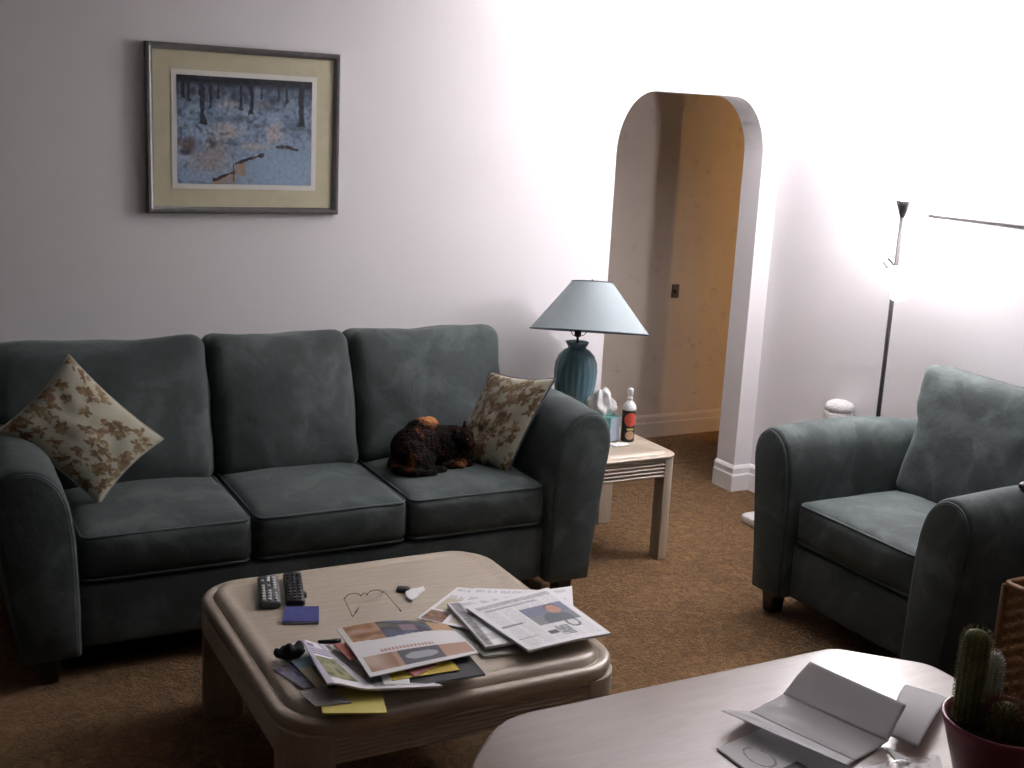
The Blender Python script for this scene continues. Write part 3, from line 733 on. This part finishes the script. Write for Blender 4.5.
# ------------------------------------------------------------------ cat scratching post behind the armchair
sp = thing('scratching_post', 'white plush cat scratching post behind the armchair', 'scratching post', (3.875, 4.19, 0))
bm = bmesh.new(); loft(bm, [[(x, y, z) for x, y in rrect(.185-i_, .215-i_, .03, 5)] for i_, z in ((.006, 0), (0, .008), (0, .034), (.008, .042))])
link('base', bm, M['plush'], sp)
PXo, PYo = .127, -.065
link('post', lathe([(.048, .04), (.048, .555), (.0005, .555)], 28, c=(PXo, PYo)), M['plush'], sp)
bm = lathe([(.05, .53), (.066, .537), (.070, .565), (.070, .59), (.066, .605), (.062, .611), (.067, .617), (.068, .63), (.058, .648), (.035, .660), (.0005, .664)], 40, c=(PXo, PYo))
for v_ in bm.verts: v_.co += Vector((noise.noise(v_.co*30), noise.noise(v_.co*30+Vector((5, 0, 0))), .6*noise.noise(v_.co*34)))*.004
link('top_pad', bm, M['plush'], sp)

# ------------------------------------------------------------------ sheets of paper
def sheet(name, label, cat, TL, TR, BR, BL, thick=.002, bump=None, paint=None, nx=40, ny=30, mat=None, group=None, layers=0):
    c4 = [Vector(p) for p in (TL, TR, BR, BL)]
    base = sum(c4, Vector())/4; base.z = min(p.z for p in c4)-thick
    TL, TR, BR, BL = c4
    bm = bmesh.new(); Gs = []
    for s in (0, 1):
        G = []
        for j in range(ny+1):
            row = []
            for i in range(nx+1):
                u, v = i/nx, j/ny
                p = (TL*(1-u)+TR*u)*(1-v)+(BL*(1-u)+BR*u)*v
                if bump: p = p+Vector((0, 0, bump(u, v)))
                row.append(bm.verts.new(p-base-Vector((0, 0, thick*s))))
            G.append(row)
        Gs.append(G)
    A, Bq = Gs
    for j in range(ny):
        for i in range(nx):
            bm.faces.new((A[j][i], A[j+1][i], A[j+1][i+1], A[j][i+1])); bm.faces.new((Bq[j][i], Bq[j][i+1], Bq[j+1][i+1], Bq[j+1][i]))
    for i in range(nx):
        bm.faces.new((A[0][i], A[0][i+1], Bq[0][i+1], Bq[0][i])); bm.faces.new((A[ny][i+1], A[ny][i], Bq[ny][i], Bq[ny][i+1]))
    for j in range(ny):
        bm.faces.new((A[j+1][0], A[j][0], Bq[j][0], Bq[j+1][0])); bm.faces.new((A[j][nx], A[j+1][nx], Bq[j+1][nx], Bq[j][nx]))
    o = link(name, bm, mat or M['print'], None, loc=base); flat(o, 50)
    if paint:
        per = (nx+1)*(ny+1)
        paint_verts(o.data, lambda k: paint((k % per % (nx+1))/nx, (k % per//(nx+1))/ny) if k < per else (.74, .74, .74))
    return tag(o, label, cat, group)
def q4(z, *pts): return [atz(x, y, zz) for (x, y), zz in zip(pts, z if isinstance(z, (list, tuple)) else [z]*4)]
def newsprint(blocks, base=(.78, .78, .80), cols=5, lines=34, seed=0, margin=.05, head=.0):
    def f(u, v):
        for (a, b, c, d), fn in blocks:
            if a < u < b and c < v < d: return fn((u-a)/(b-a), (v-c)/(d-c)) if callable(fn) else fn
        if margin < u < 1-margin and margin+head < v < 1-margin:
            cu = ((u-margin)/(1-2*margin)*cols) % 1
            if .06 < cu < .94 and (v*lines) % 1 < .5:
                k = noise.noise(Vector((u*60, math.floor(v*lines)*3.3, seed)))
                if k > -.25: return tuple(x*.72 for x in base)
        return base
    return f
def photo(*cs, sc_=5, seed=0):
    def f(u, v):
        k = .5+.9*noise.noise(Vector((u*sc_, v*sc_, seed))); k = max(0, min(.999, k))*(len(cs)-1); i = int(k)
        return tuple(Vector(cs[i]).lerp(Vector(cs[i+1]), k-i))
    return f
dark, mid, lt = (.06, .07, .09), (.25, .26, .29), (.62, .62, .64)
G_ = 'papers on the coffee table'
# right-hand pile
sheet('newspaper', 'folded grey green newspaper section at the bottom of the right pile', 'newspaper', *q4(.430, (430, 612), (470, 604), (520, 652), (484, 656)), thick=.006,
      paint=newsprint([((.1, .9, .3, .9), photo((.16, .19, .17), (.36, .38, .33), seed=2))], (.44, .46, .42)), group=G_)
sheet('newspaper', 'newspaper sheet with a brown photo, poking out leftmost under the right pile', 'newspaper', *q4(.4345, (457.5, 587), (512, 593), (482, 632), (417, 618)), thick=.003,
      paint=newsprint([((.03, .45, .72, .97), photo((.10, .06, .04), (.34, .19, .11), seed=3)), ((.05, .5, .35, .68), (.50, .46, .34))]), group=G_)
sheet('newspaper', 'plain pale newspaper sheet lying second in the right pile', 'newspaper', *q4(.438, (474, 588), (540, 590), (512, 634), (441, 624)), thick=.003, paint=newsprint([((.05, .5, .6, .95), (.60, .57, .47))]), group=G_)
sheet('newspaper', 'thick folded newspaper with grey picture edge under the front page', 'newspaper', *q4(.450, (447, 603), (572, 586), (575, 632), (486, 646.5)), thick=.009,
      paint=newsprint([((0, .09, .02, .98), photo(dark, (.3, .3, .3), (.1, .1, .1), sc_=14, seed=5))]), group=G_)
def pic1(u, v):
    d = ((u-.66)/.15)**2+((v-.32)/.24)**2+.35*noise.noise(Vector((u*6, v*6, 1)))
    if d < 1: return (.46+.2*noise.noise(Vector((u*9, v*9, 4))), .24, .19)
    if d < 1.5 and v < .3: return (.14, .11, .10)
    if (u-.55)**2/.10+(v-.85)**2/.16 < 1: return (.10, .11, .14)
    return (.16, .18, .26) if v < .5 else (.20, .21, .22)
def circ(u, v):
    d = math.hypot((u-.5)*1.0, (v-.5)*1.0); return (.07, .07, .08) if .34 < d < .47 else (.63, .64, .66)
sheet('newspaper', 'newspaper front page with a portrait photo on top of the right pile', 'newspaper', *q4((.462, .461, .458, .462), (466.5, 608), (548, 587.5), (611, 633), (529, 650.5)), thick=.007,
      bump=lambda u, v: .004*math.sin(PI*u)*v, nx=90, ny=90,
      paint=newsprint([((.06, .94, .05, .12), photo(lt, (.34, .35, .38), lt, sc_=22, seed=1)), ((.10, .72, .155, .185), (.40, .41, .45)), ((.42, .93, .28, .64), pic1), ((.70, .86, .60, .78), circ), ((.40, .52, .76, .83), dark),
                       ((.53, .68, .71, .88), photo(mid, (.18, .2, .2), lt, seed=9)), ((.05, .30, .50, .54), mid), ((.05, .26, .78, .80), mid)], lines=44), group=G_)
# left-hand pile
sheet('notepad', 'yellow paper pad sticking out at the front of the table', 'paper', *q4(.4345, (318, 690), (380, 686), (387, 712.5), (322.5, 713)), thick=.006, mat=M['yellow'], nx=6, ny=6, group=G_)
sheet('envelope', 'small grey envelope under the open magazine beside the yellow pad', 'envelope', *q4(.4385, (299.5, 691.5), (322, 686), (352, 702), (315, 706)), thick=.003, paint=newsprint([], (.36, .34, .34), lines=5), nx=14, ny=14, group=G_)
sheet('postcard', 'small purple blue postcard at the left edge of the pile', 'postcard', *q4(.430, (273, 669), (292, 663), (318, 686), (304, 688.5)), thick=.002, paint=photo((.06, .06, .10), (.15, .12, .20), (.24, .25, .33), (.14, .08, .07), sc_=5, seed=6), group=G_)
sheet('envelope', 'white paper corner peeking out left of the black pouch', 'paper', *q4(.4305, (275, 649), (300, 641), (322, 652), (296, 662)), thick=.002, mat=M['white'], nx=6, ny=6, group=G_)
def land(u, v): return (.30, .48, .62) if v < .28 else ((.60, .52, .40) if u < .55 else (.16, .20, .08))
sheet('postcard', 'landscape postcard with blue sky tucked under the open magazine', 'postcard', *q4(.436, (291, 661), (314, 655), (338, 688), (318, 689)), thick=.002, paint=land, group=G_)
def magp(u, v):
    if u < .06 or (.34 < u < .40 and v < .5): return (.50, .46, .56)
    if .07 < u < .36 and .14 < v < .33 and (v*40) % 1 < .45: return (.22, .19, .30)
    if .64 < u < .97 and .03 < v < .18: return photo((.10, .10, .10), (.30, .30, .30), (.5, .5, .5), sc_=7, seed=2)(u*3, v*3)
    if .46 < u < .60 and .02 < v < .15: return photo((.14, .20, .10), (.30, .30, .22), seed=9)(u*3, v*3)
    if .03 < u < .33 and .36 < v < .86: return photo((.05, .07, .03), (.22, .24, .10), (.33, .27, .18), sc_=5, seed=4)(u*3, v*2)
    if .42 < u < .62 and .16 < v < .96: return photo((.12, .12, .12), (.40, .40, .38), (.16, .17, .15), sc_=9, seed=8)(u*2, v*2)
    if .68 < u < .95 and (v*24) % 1 < .5 and .2 < v < .95: return (.42, .44, .42)
    if .06 < u < .2 and .06 < v < .12: return (.20, .16, .30)
    return (.74, .73, .78)
mag_q = q4((.455, .448, .444, .448), (302, 642), (346, 646), (443, 690), (327, 695.5))
sheet('magazine', 'open white magazine with small photos curling on the left pile', 'magazine', *mag_q, thick=.006,
      bump=lambda u, v: .022*math.exp(-((u-.04)/.20)**2)*(.35+.65*v)+.012*v*v, paint=magp, nx=70, ny=60, group=G_)
sheet('magazine', 'black covered magazine under the flyer at the front of the table', 'magazine', *q4(.455, (405, 664), (469, 655), (485.5, 674), (398, 688)), thick=.006, paint=photo((.012, .012, .015), (.03, .03, .035), (.012, .012, .015)), nx=20, ny=14, group=G_)
sheet('flyer', 'yellow flyer lying between the black magazine and the orange flyer', 'flyer', *q4(.459, (388, 671), (452, 661), (460, 669.5), (392, 680.5)), thick=.002, paint=newsprint([], (.62, .46, .05), cols=2, lines=8), nx=30, ny=20, group=G_)
sheet('flyer', 'white card peeking out under the left end of the yellow flyer', 'card', *q4(.4575, (379, 672), (408, 668), (410, 684), (384, 684)), thick=.0015, mat=M['white'], nx=6, ny=6, group=G_)
sheet('flyer', 'red flyer lying on the yellow flyer at the front of the table', 'flyer', *q4(.4635, (399, 668), (432, 659), (436, 665), (416, 676)), thick=.002, paint=photo((.34, .07, .06), (.45, .16, .12), (.20, .12, .22), seed=3), nx=20, ny=14, group=G_)
sheet('flyer', 'red leaflet corner left of the large orange flyer', 'flyer', *q4(.4645, (333, 643.5), (346, 643), (357, 658), (350, 660)), thick=.002, paint=photo((.42, .08, .06), (.50, .20, .16), seed=7), nx=12, ny=12, group=G_)
def fly(u, v):
    if v < .33+.05*math.sin(u*5):
        if u < .05: return (.62, .61, .60)
        if u < .34: return photo((.22, .10, .045), (.36, .19, .09), (.40, .30, .24), seed=1)(u*2, v*2)
        if u < .80:
            if .52 < u < .66 and .1 < v < .26: return (.24, .15, .18)
            return photo((.045, .05, .07), (.09, .11, .20), (.05, .055, .06), (.16, .13, .11), seed=2)(u, v)
        return (.45, .28, .15)
    if .66 < v < .94 and u > .04:
        if u < .30: return photo((.30, .15, .09), (.50, .38, .30), seed=5)(u, v)
        if .34 < u < .72:
            d = ((u-.53)/.15)**2+((v-.80)/.07)**2
            return (.32, .34, .38) if d < 1 else (.09, .085, .10)
        if u < .98: return (.42, .26, .19)
    if .58 < v < .64 and .2 < u < .7 and (u*60) % 1 < .6: return (.45, .25, .20)
    if (v*40) % 1 < .4: return (.66, .66, .67)
    return (.74, .73, .73)
sheet('flyer', 'large flyer with orange and blue photos lying across the left pile', 'flyer', *q4((.469, .466, .472, .475), (336.5, 629), (446, 624), (479, 652.6), (370, 677)), thick=.003,
      bump=lambda u, v: .018*math.sin(PI*u)*(1-v)+.004*math.sin(PI*v), paint=fly, nx=90, ny=70, group=G_)
# black pouch, pen
bm = bmesh.new(); ellipsoid(bm, (0, 0, .021), (.042, .030, .021), seg=28)
for v_ in bm.verts:
    k = 1+.35*noise.noise(v_.co*38); v_.co.x *= k; v_.co.y *= k; v_.co.z = max(.0, v_.co.z*(1+.4*noise.noise(v_.co*45)))
pp = atz(291, 658, .434); pp.z = .4325
o = link('pouch', bm, M['blackcloth'], None, loc=pp); o.rotation_euler = (0, 0, -.2); tag(o, 'crumpled black cloth pouch at the left of the newspaper pile', 'pouch')
pa, pb = atz(318, 642, ZC+.006), atz(341, 640.5, ZC+.006)
pn = thing('pen', 'black pen lying behind the open magazine', 'pen', (pa.x, pa.y, ZC)); d_ = pb-pa
link('barrel', tube([(0, 0, .006), tuple(Vector((0, 0, .006))+d_*.98)], .0055, 10), M['black'], pn)
link('pen_cap', tube([tuple(Vector((0, 0, .006))+d_*.62), tuple(Vector((0, 0, .006))+d_*1.0)], .0066, 10), M['dkgrey'], pn)

# ------------------------------------------------------------------ remotes, notebook, glasses, keys on the coffee table
def remote(label, a, b, w, body, btn, seed, knob=False):
    a, b = Vector(a), Vector(b); a.z = b.z = ZC; L = (b-a).length; ang = math.atan2((b-a).y, (b-a).x)
    root = thing('remote_control', label, 'remote control', (a+b)/2, ang, 'remote controls')
    bm = bmesh.new(); loft(bm, [[(x, y, z) for x, y in rrect(L/2-i_, w/2-i_, .010, 5)] for i_, z in ((.005, 0), (0, .006), (.0, .017), (.003, .023))])
    link('case', bm, body, root)
    r = random.Random(seed); nr = 9
    for i in range(nr):
        for j in range(3):
            if r.random() < .08: continue
            x = -L/2+.022+(L-.05)*i/(nr-1); y = (j-1)*w*.27; s = .0062
            bm = bmesh.new(); loft(bm, [[(x+p*k, y+q_*k, z) for p, q_ in rrect(s, s*.8, .002, 2)] for k, z in ((1, .022), (1, .0262), (.7, .0275))])
            link('button', bm, btn, root)
    link('infrared_window', B(L/2-.004, L/2+.0008, -w*.3, w*.3, .007, .018), M['black'], root, False)
    if knob: link('rocker', cushion(.030, .012, .014, .005, (0, 0, 0), 6, 0, 0, lambda p: p+Vector((-L*.22, -w/2-.002, .014))), M['dkgrey'], root)
remote('grey remote control with pale buttons, left of the pair on the coffee table', atz(270.5, 609.5, ZC), atz(267.5, 582, ZC), .064, M['gunmetal'], M['silverbtn'], 1)
remote('black remote control with dark buttons, right of the pair above the blue notebook', atz(295.5, 608, ZC), atz(292, 578.5, ZC), .058, M['black'], M['dkgrey'], 2, True)
nb = [atz(*p, ZC+.010) for p in ((284.5, 606.5), (319, 606), (319, 621), (282.5, 621.5))]
cb = sum(nb, Vector())/4; cb.z = ZC
nbk = thing('notebook', 'small navy blue notebook on the coffee table in front of the remotes', 'notebook', cb)
for nm, k, za, zb, mt in (('back_cover', 1, 0, .0018, 'navy'), ('pages', .965, .0018, .0082, 'white'), ('front_cover', 1, .0082, .010, 'navy')):
    bm = bmesh.new(); loft(bm, [[((p.x-cb.x)*k, (p.y-cb.y)*k, z) for p in nb] for z in (za, zb)]); link(nm, bm, M[mt], nbk, False)
# spectacles
gl_o = atz(368, 600, ZC); gl_o.z = ZC
gs = thing('eyeglasses', 'thin wire rimmed eyeglasses lying on the coffee table', 'eyeglasses', gl_o)
def g(x, y, z=.004): p = atz(x, y, ZC+z)-gl_o; return p
gl0, gl1 = g(343.5, 602), g(384, 595.5)
axx = (gl1-gl0); Lg = axx.length; axx.normalize(); ayy = Vector((-axx.y, axx.x, 0)); oc = (gl0+gl1)/2
def gp(a, b, z): p = oc+axx*a+ayy*b; return Vector((p.x, p.y, z))
for s in (-1, 1):
    c_ = s*Lg*.27; rx, rz = Lg*.20, .012
    ring = [gp(c_+rx*math.cos(k)*(1 if abs(math.cos(k)) < .9 else .97), .004*math.sin(k), .013+rz*math.sin(k)) for k in [2*PI*i/28 for i in range(28)]]
    rim = link('rim', tube(ring[:15], .0013, 6), M['wire'], gs)
    bm = bmesh.new(); bm.faces.new([bm.verts.new(p) for p in ring]); ln = link('lens', bm, M['lens'], rim, False)
    sl_ = ln.modifiers.new('s', 'SOLIDIFY'); sl_.thickness = .0012
    hx = gp(s*Lg*.5, 0, .018)
    link('hinge', tube([gp(c_+s*rx*.97, 0, .016), hx], .0014, 6), M['wire'], gs)
    if s < 0: path = [hx, g(351, 613, .020), g(353, 616, .012), g(358.5, 608, .006)]
    else: path = [hx, g(393, 602, .022), g(398.5, 608, .012), g(401, 611.5, .003)]
    tmp = link('temple', tube(catmull(path, 4), .0012, 6), M['wire'], gs)
    link('ear_tip', tube([path[-2].lerp(path[-1], .4), path[-1]], .0020, 6), M['black'], tmp)
link('bridge', tube(catmull([gp(-Lg*.075, 0, .015), gp(-.004, 0, .022), gp(.004, 0, .022), gp(Lg*.075, 0, .015)], 4), .0012, 6), M['wire'], gs)
k0 = atz(403, 591.5, ZC); k0.z = ZC
ky = thing('car_key', 'black key fob with a bright white tag on the coffee table', 'key', k0)
link('fob', cushion(.042, .030, .014, .006, (0, 0, .001), 8, 0, 0, lambda p: Matrix.Rotation(-.5, 3, 'Z') @ p+Vector((0, 0, .0072))), M['black'], ky)
tgv = [atz(*p, ZC+.006)-k0 for p in ((405.5, 593), (411, 589.8), (417.5, 589), (423.5, 587.4), (425, 590.5), (420, 594), (417, 598), (412.5, 601), (408.5, 599.5), (406, 596.5))]
bm = bmesh.new(); loft(bm, [[(p.x, p.y, z) for p in tgv] for z in (.004, .0105)]); link('key_tag', bm, M['white_pl'], ky, False)
link('key_ring', tube([(.018+.008*math.cos(a), -.006+.008*math.sin(a), .008) for a in [2*PI*i/20 for i in range(20)]], .001, 5, closed=True), M['wire'], ky)

# ------------------------------------------------------------------ dining table in the foreground
DT = thing('dining_table', 'pale laminate dining table with clipped corners in the foreground', 'dining table', (1.452, 1.26, 0))
def oct_ring(ins, z):
    hx, hy, c = .580-ins, .618-ins, .152-ins*.4
    raw = [(hx, -hy+c), (hx, hy-c), (hx-c, hy), (-hx+c, hy), (-hx, hy-c), (-hx, -hy+c), (-hx+c, -hy), (hx-c, -hy)]
    out = []; n = len(raw)
    for i in range(n):
        a, b, c_ = Vector(raw[i-1]), Vector(raw[i]), Vector(raw[(i+1) % n])
        rr_ = .028 if i not in (3, 4) else .065
        p, q_ = b+(a-b).normalized()*rr_, b+(c_-b).normalized()*rr_
        for k in range(5):
            u = k/4; o_ = p.lerp(b, u).lerp(b.lerp(q_, u), u); out.append((o_.x, o_.y, z))
    return out
bm = bmesh.new(); loft(bm, [oct_ring(i_, z) for i_, z in ((.02, .716), (.004, .716), (0, .720), (0, .744), (.004, .749), (.008, .75))])
flat(link('top', bm, M['laminate'], DT), 50)
link('apron', B(-.44, .44, -.48, .48, .63, .718), M['laminate'], DT, False, bevel=.004)
for sx in (-1, 1):
    for sy in (-1, 1):
        bm = bmesh.new(); loft(bm, [[(sx*.42+x, sy*.46+y, z) for x, y in rrect(h_, h_, .01, 4)] for h_, z in ((.022, 0), (.034, .5), (.036, .72))])
        link('leg', bm, M['laminate'], DT)
ZD = .7505
# open letter, folded in three
A_, B_ = atz(783, 694, .7565), atz(888, 741.5, .7565)
C_, D_ = atz(750, 712, .7565), atz(854, 761, .7565)
Tl, Tr = atz(810, 661.5, .822), atz(906.5, 705, .822)
Fl, Fr = atz(720.5, 710.5, .778), atz(849, 766, .778)
lo_ = (A_+D_)/2; lo_.z = ZD
lt_ = thing('letter', 'unfolded white letter with two creases propped open on the dining table', 'letter', lo_)
def panel(nm, P, N_=14, bow=0):
    TL, TR, BR, BL = [p-lo_ for p in P]; bm = bmesh.new(); G = []
    for j in range(N_+1):
        row = []
        for i in range(2*N_+1):
            u, v = i/(2*N_), j/N_; p = (TL*(1-u)+TR*u)*(1-v)+(BL*(1-u)+BR*u)*v
            p.z += bow*math.sin(PI*v)-.002*math.exp(-((u-.5)/.05)**2)*math.sin(PI*v)+.003*noise.noise(Vector((u*4, v*3, bow*99)))*math.sin(PI*v)
            row.append(bm.verts.new(p))
        G.append(row)
    for j in range(N_):
        for i in range(2*N_): bm.faces.new((G[j][i], G[j][i+1], G[j+1][i+1], G[j+1][i]))
    o = link(nm, bm, M['thin'], lt_); s_ = o.modifiers.new('s', 'SOLIDIFY'); s_.thickness = .0006; s_.offset = 0
panel('upper_panel', (Tl, Tr, B_, A_), bow=.002); panel('middle_panel', (A_, B_, D_, C_), bow=-.002); panel('lower_panel', (C_, D_, Fr, Fl), bow=.001)
# tent-folded card
c0, c1 = atz(889.5, 735.5, ZD+.014), atz(918, 748, ZD+.014)
r0, r1 = atz(893, 700, ZD+.052), atz(936, 714, ZD+.046)
f0, f1 = atz(906, 684.5, ZD+.003), atz(950, 698, ZD+.003)
cd0 = (c0+r1)/2; cd0.z = ZD
bm = bmesh.new(); G = []
for j in range(25):
    v_ = j/24
    def bez(a, b, c): return a*(1-v_)**2+b*2*v_*(1-v_)*1.0+c*v_*v_
    l_, r_ = bez(c0, r0+Vector((0, 0, .012)), f0), bez(c1, r1+Vector((0, 0, .012)), f1)
    G.append([bm.verts.new(l_.lerp(r_, i/12)-cd0) for i in range(13)])
for j in range(24):
    for i in range(12): bm.faces.new((G[j][i], G[j][i+1], G[j+1][i+1], G[j+1][i]))
o = link('folded_card', bm, M['thin'], None, loc=cd0); tag(o, 'curved white card arched beside the letter near the cactus', 'card')
s_ = o.modifiers.new('s', 'SOLIDIFY'); s_.thickness = .001; s_.offset = 0
def formp(u, v):
    d = math.hypot((u-.36)/.15, (v-.30)/.17)
    if .90 < d < 1.0 and not (u > .44 and v < .24): return (.10, .11, .13)
    if .40 < u < .66 and .52 < v < .63: return (.06, .06, .07)
    if u < .03: return (.06, .06, .06)
    return (.62, .63, .63)
sheet('printed_sheet', 'printed sheet with a drawn loop and dark bar under the open letter', 'paper', *q4(ZD+.0025, (716.5, 748.5), (762, 728), (868, 775), (800, 812)), thick=.0015, paint=formp, nx=90, ny=70)
s3 = [atz(*p, ZD+z) for p, z in (((884.5, 745), .004), ((912.5, 759.5), .004), ((902, 766), .0035))]
c3 = sum(s3, Vector())/3; c3.z = ZD
bm = bmesh.new(); loft(bm, [[p-c3+Vector((0, 0, dz)) for p in s3] for dz in (-.003, -.002)])
o = link('paper_scrap', bm, M['white'], None, False, loc=c3); tag(o, 'tiny white paper triangle in front of the arched card', 'paper')
bm = bmesh.new(); n = 34; G = []
fa_, fb_, fc_, fd_ = [atz(*p, ZD) for p in ((862, 767), (938, 752), (948, 785), (872, 806))]; fo = (fa_+fc_)/2; fo.z = ZD
for j in range(n+1):
    row = []
    for i in range(n+1):
        u, v = i/n, j/n; p = (fa_*(1-u)+fb_*u)*(1-v)+(fd_*(1-u)+fc_*u)*v-fo
        k = math.sin(PI*u)*math.sin(PI*v)
        p.z = .0015+.022*k*abs(noise.noise(Vector((u*7, v*7, 2))))+.010*k*abs(noise.noise(Vector((u*17, v*15, 4))))
        row.append(bm.verts.new(p))
    G.append(row)
for j in range(n):
    for i in range(n): bm.faces.new((G[j][i], G[j][i+1], G[j+1][i+1], G[j+1][i]))
o = link('plastic_wrapper', bm, M['film'], None, loc=fo); tag(o, 'crumpled clear plastic wrapper beside the cactus pot', 'wrapper')

# ------------------------------------------------------------------ cacti in the burgundy pot
pc = atz(1003, 719, .868); PR = .108
pt = thing('potted_cactus', 'burgundy pot of cacti with one tall column on the dining table', 'cactus', (pc.x, pc.y, ZD))
ph = .868-ZD
link('pot', lathe([(.0005, 0), (.070, 0), (.074, .004), (PR-.010, ph-.030), (PR-.003, ph-.012), (PR, ph-.003), (PR-.002, ph), (PR-.007, ph), (PR-.010, ph-.006), (PR-.013, ph-.018), (.0005, ph-.018)], 56), M['pot'], pt)
bm = lathe([(PR-.0135, ph-.022), (PR-.014, ph-.014), (.05, ph-.010), (.0005, ph-.008)], 40)
for v_ in bm.verts: v_.co.z += .004*noise.noise(v_.co*60)
link('soil', bm, M['soil'], pt)
def spiny(nm, c, r_, h_, nf, mat, smat, dens, ln, seed, tip=1.0, thick=.0006):
    """ribbed cactus body, its spines one child mesh"""
    prof = []
    for k in range(25):
        t_ = k/24; z = h_*t_
        rad = r_*(.90+.10*min(1, t_*5)) if z < h_-r_*tip else r_*math.sqrt(max(.0004, 1-((z-(h_-r_*tip))/(r_*tip))**2))
        prof.append((max(rad, .0006), z))
    base_z = ph-.016
    bm = lathe([(a, z+base_z) for a, z in prof], nf*8, c=c, flute=r_*.05, nf=nf); b_ = link(nm, bm, mat, pt)
    r = random.Random(seed); bm = bmesh.new()
    for i in range(nf):
        a = 2*PI*i/nf
        for k in range(dens):
            t_ = (k+.5)/dens; j = t_*24; q0 = prof[min(24, int(j))]; rad = q0[0]; z = h_*t_+base_z
            nz = max(0, (z-base_z-(h_-r_*tip))/(r_*tip))
            o_ = Vector((c[0]+(rad*1.05)*math.cos(a), c[1]+(rad*1.05)*math.sin(a), z))
            for s in range(4):
                d_ = Vector((math.cos(a), math.sin(a), nz*1.6))*1.0+Vector((r.uniform(-.8, .8), r.uniform(-.8, .8), r.uniform(-.7, .8)))
                d_.normalize(); w_ = d_.cross(Vector((0, 0, 1))).normalized()*thick; w2 = d_.cross(w_).normalized()*thick
                q1 = [bm.verts.new(o_+w_), bm.verts.new(o_-w_*.5+w2), bm.verts.new(o_-w_*.5-w2), bm.verts.new(o_+d_*ln*r.uniform(.7, 1.2))]
                for f_ in ((0, 1, 3), (1, 2, 3), (2, 0, 3)): bm.faces.new([q1[x] for x in f_])
    so_ = link('spines', bm, smat, b_, False); so_['kind'] = 'stuff'
def rel(x, y, z): p = atz(x, y, z); return (p.x-pc.x, p.y-pc.y)
spiny('cactus_column', rel(966, 716, .86), .0255, .182, 16, M['cactus'], M['spine'], 34, .006, 1, 1.2)
spiny('woolly_cactus', rel(985, 703, .86), .024, .115, 14, M['woolly'], M['white'], 20, .006, 2, 1.5)
spiny('spiny_cactus', rel(1004, 728, .86), .038, .058, 14, M['cactus'], M['redspine'], 12, .026, 3, 1.2, .0008)
spiny('spiny_cactus', rel(1036, 716, .86), .032, .050, 12, M['cactus'], M['redspine'], 10, .024, 4, 1.2, .0008)

# ------------------------------------------------------------------ wicker basket by the armchair
wb = thing('wicker_basket', 'brown woven wicker basket at the right edge in front of the armchair', 'basket', (3.255, 2.205, 0))
bw, bh_ = .17, .535
bm = bmesh.new(); nz_, n = 26, 96; rings = []
base_r = rrect(bw, bw, .012, 2)
def seg_pts(h, nper=22):
    c_ = [(-h, -h), (h, -h), (h, h), (-h, h)]; out = []
    for i in range(4):
        a, b = Vector(c_[i]), Vector(c_[(i+1) % 4])
        out += [(a.lerp(b, k/nper), i, k/nper) for k in range(nper)]
    return out
nv = [Vector((0, -1)), Vector((1, 0)), Vector((0, 1)), Vector((-1, 0))]
for j in range(nz_*3+1):
    z = bh_*j/(nz_*3); row = math.floor(j/3)
    r_ = []
    for p, i, u in seg_pts(bw):
        wv = .006*math.cos(PI*(u*11+row))*math.sin(PI*(j % 3+.5)/3) if 0 < u < 1 else 0
        o_ = p+nv[i]*wv; r_.append((o_.x, o_.y, z))
    rings.append(r_)
inner = [[(p.x*.93, p.y*.93, z) for p, i, u in seg_pts(bw)] for z in (bh_, .02)]
loft(bm, rings+inner); link('woven_body', bm, M['wicker'], wb, False)
link('rim', tube([(x, y, bh_+.004) for x, y in rrect(bw-.003, bw-.003, .02, 5)], .011, 10, closed=True), M['wicker'], wb)
for sx in (-1, 1):
    for sy in (-1, 1): link('corner_post', tube([(sx*(bw-.001), sy*(bw-.001), 0), (sx*(bw-.001), sy*(bw-.001), bh_)], .010, 8), M['wicker'], wb)
bp = bpy.data.objects.new('folded_newspaper', None); bpy.data.objects.remove(bp)
sheet('folded_paper', 'white folded paper lying on top of the wicker basket', 'paper', (3.13, 2.34, .553), (3.38, 2.34, .553), (3.38, 2.09, .553), (3.13, 2.09, .553), thick=.003, paint=newsprint([], (.60, .60, .60)), nx=40, ny=40)
# dark case on the armchair's near arm
gc = atz(1028, 507, .80); gc = Vector((3.42, 2.575, .742))
ca = thing('glasses_case', 'small dark case lying on the near arm of the armchair', 'case', gc, .3)
link('lower_shell', cushion(.15, .055, .022, .010, (0, 0, 0), 8, 0, 0, lambda p: p+Vector((0, 0, .011))), M['black'], ca)
link('lid', cushion(.15, .055, .020, .009, (0, 0, .004), 8, 0, 0, lambda p: p+Vector((0, 0, .031))), M['dkgrey'], ca)

# ------------------------------------------------------------------ world and exposure
w = bpy.data.worlds.new('World'); sc.world = w; w.use_nodes = True
w.node_tree.nodes['Background'].inputs[0].default_value = (.6, .6, .65, 1); w.node_tree.nodes['Background'].inputs[1].default_value = .02
vs = sc.view_settings; vs.view_transform = 'Standard'; vs.look = 'None'; vs.gamma = 1; vs.use_curve_mapping = False; vs.exposure = 0.2
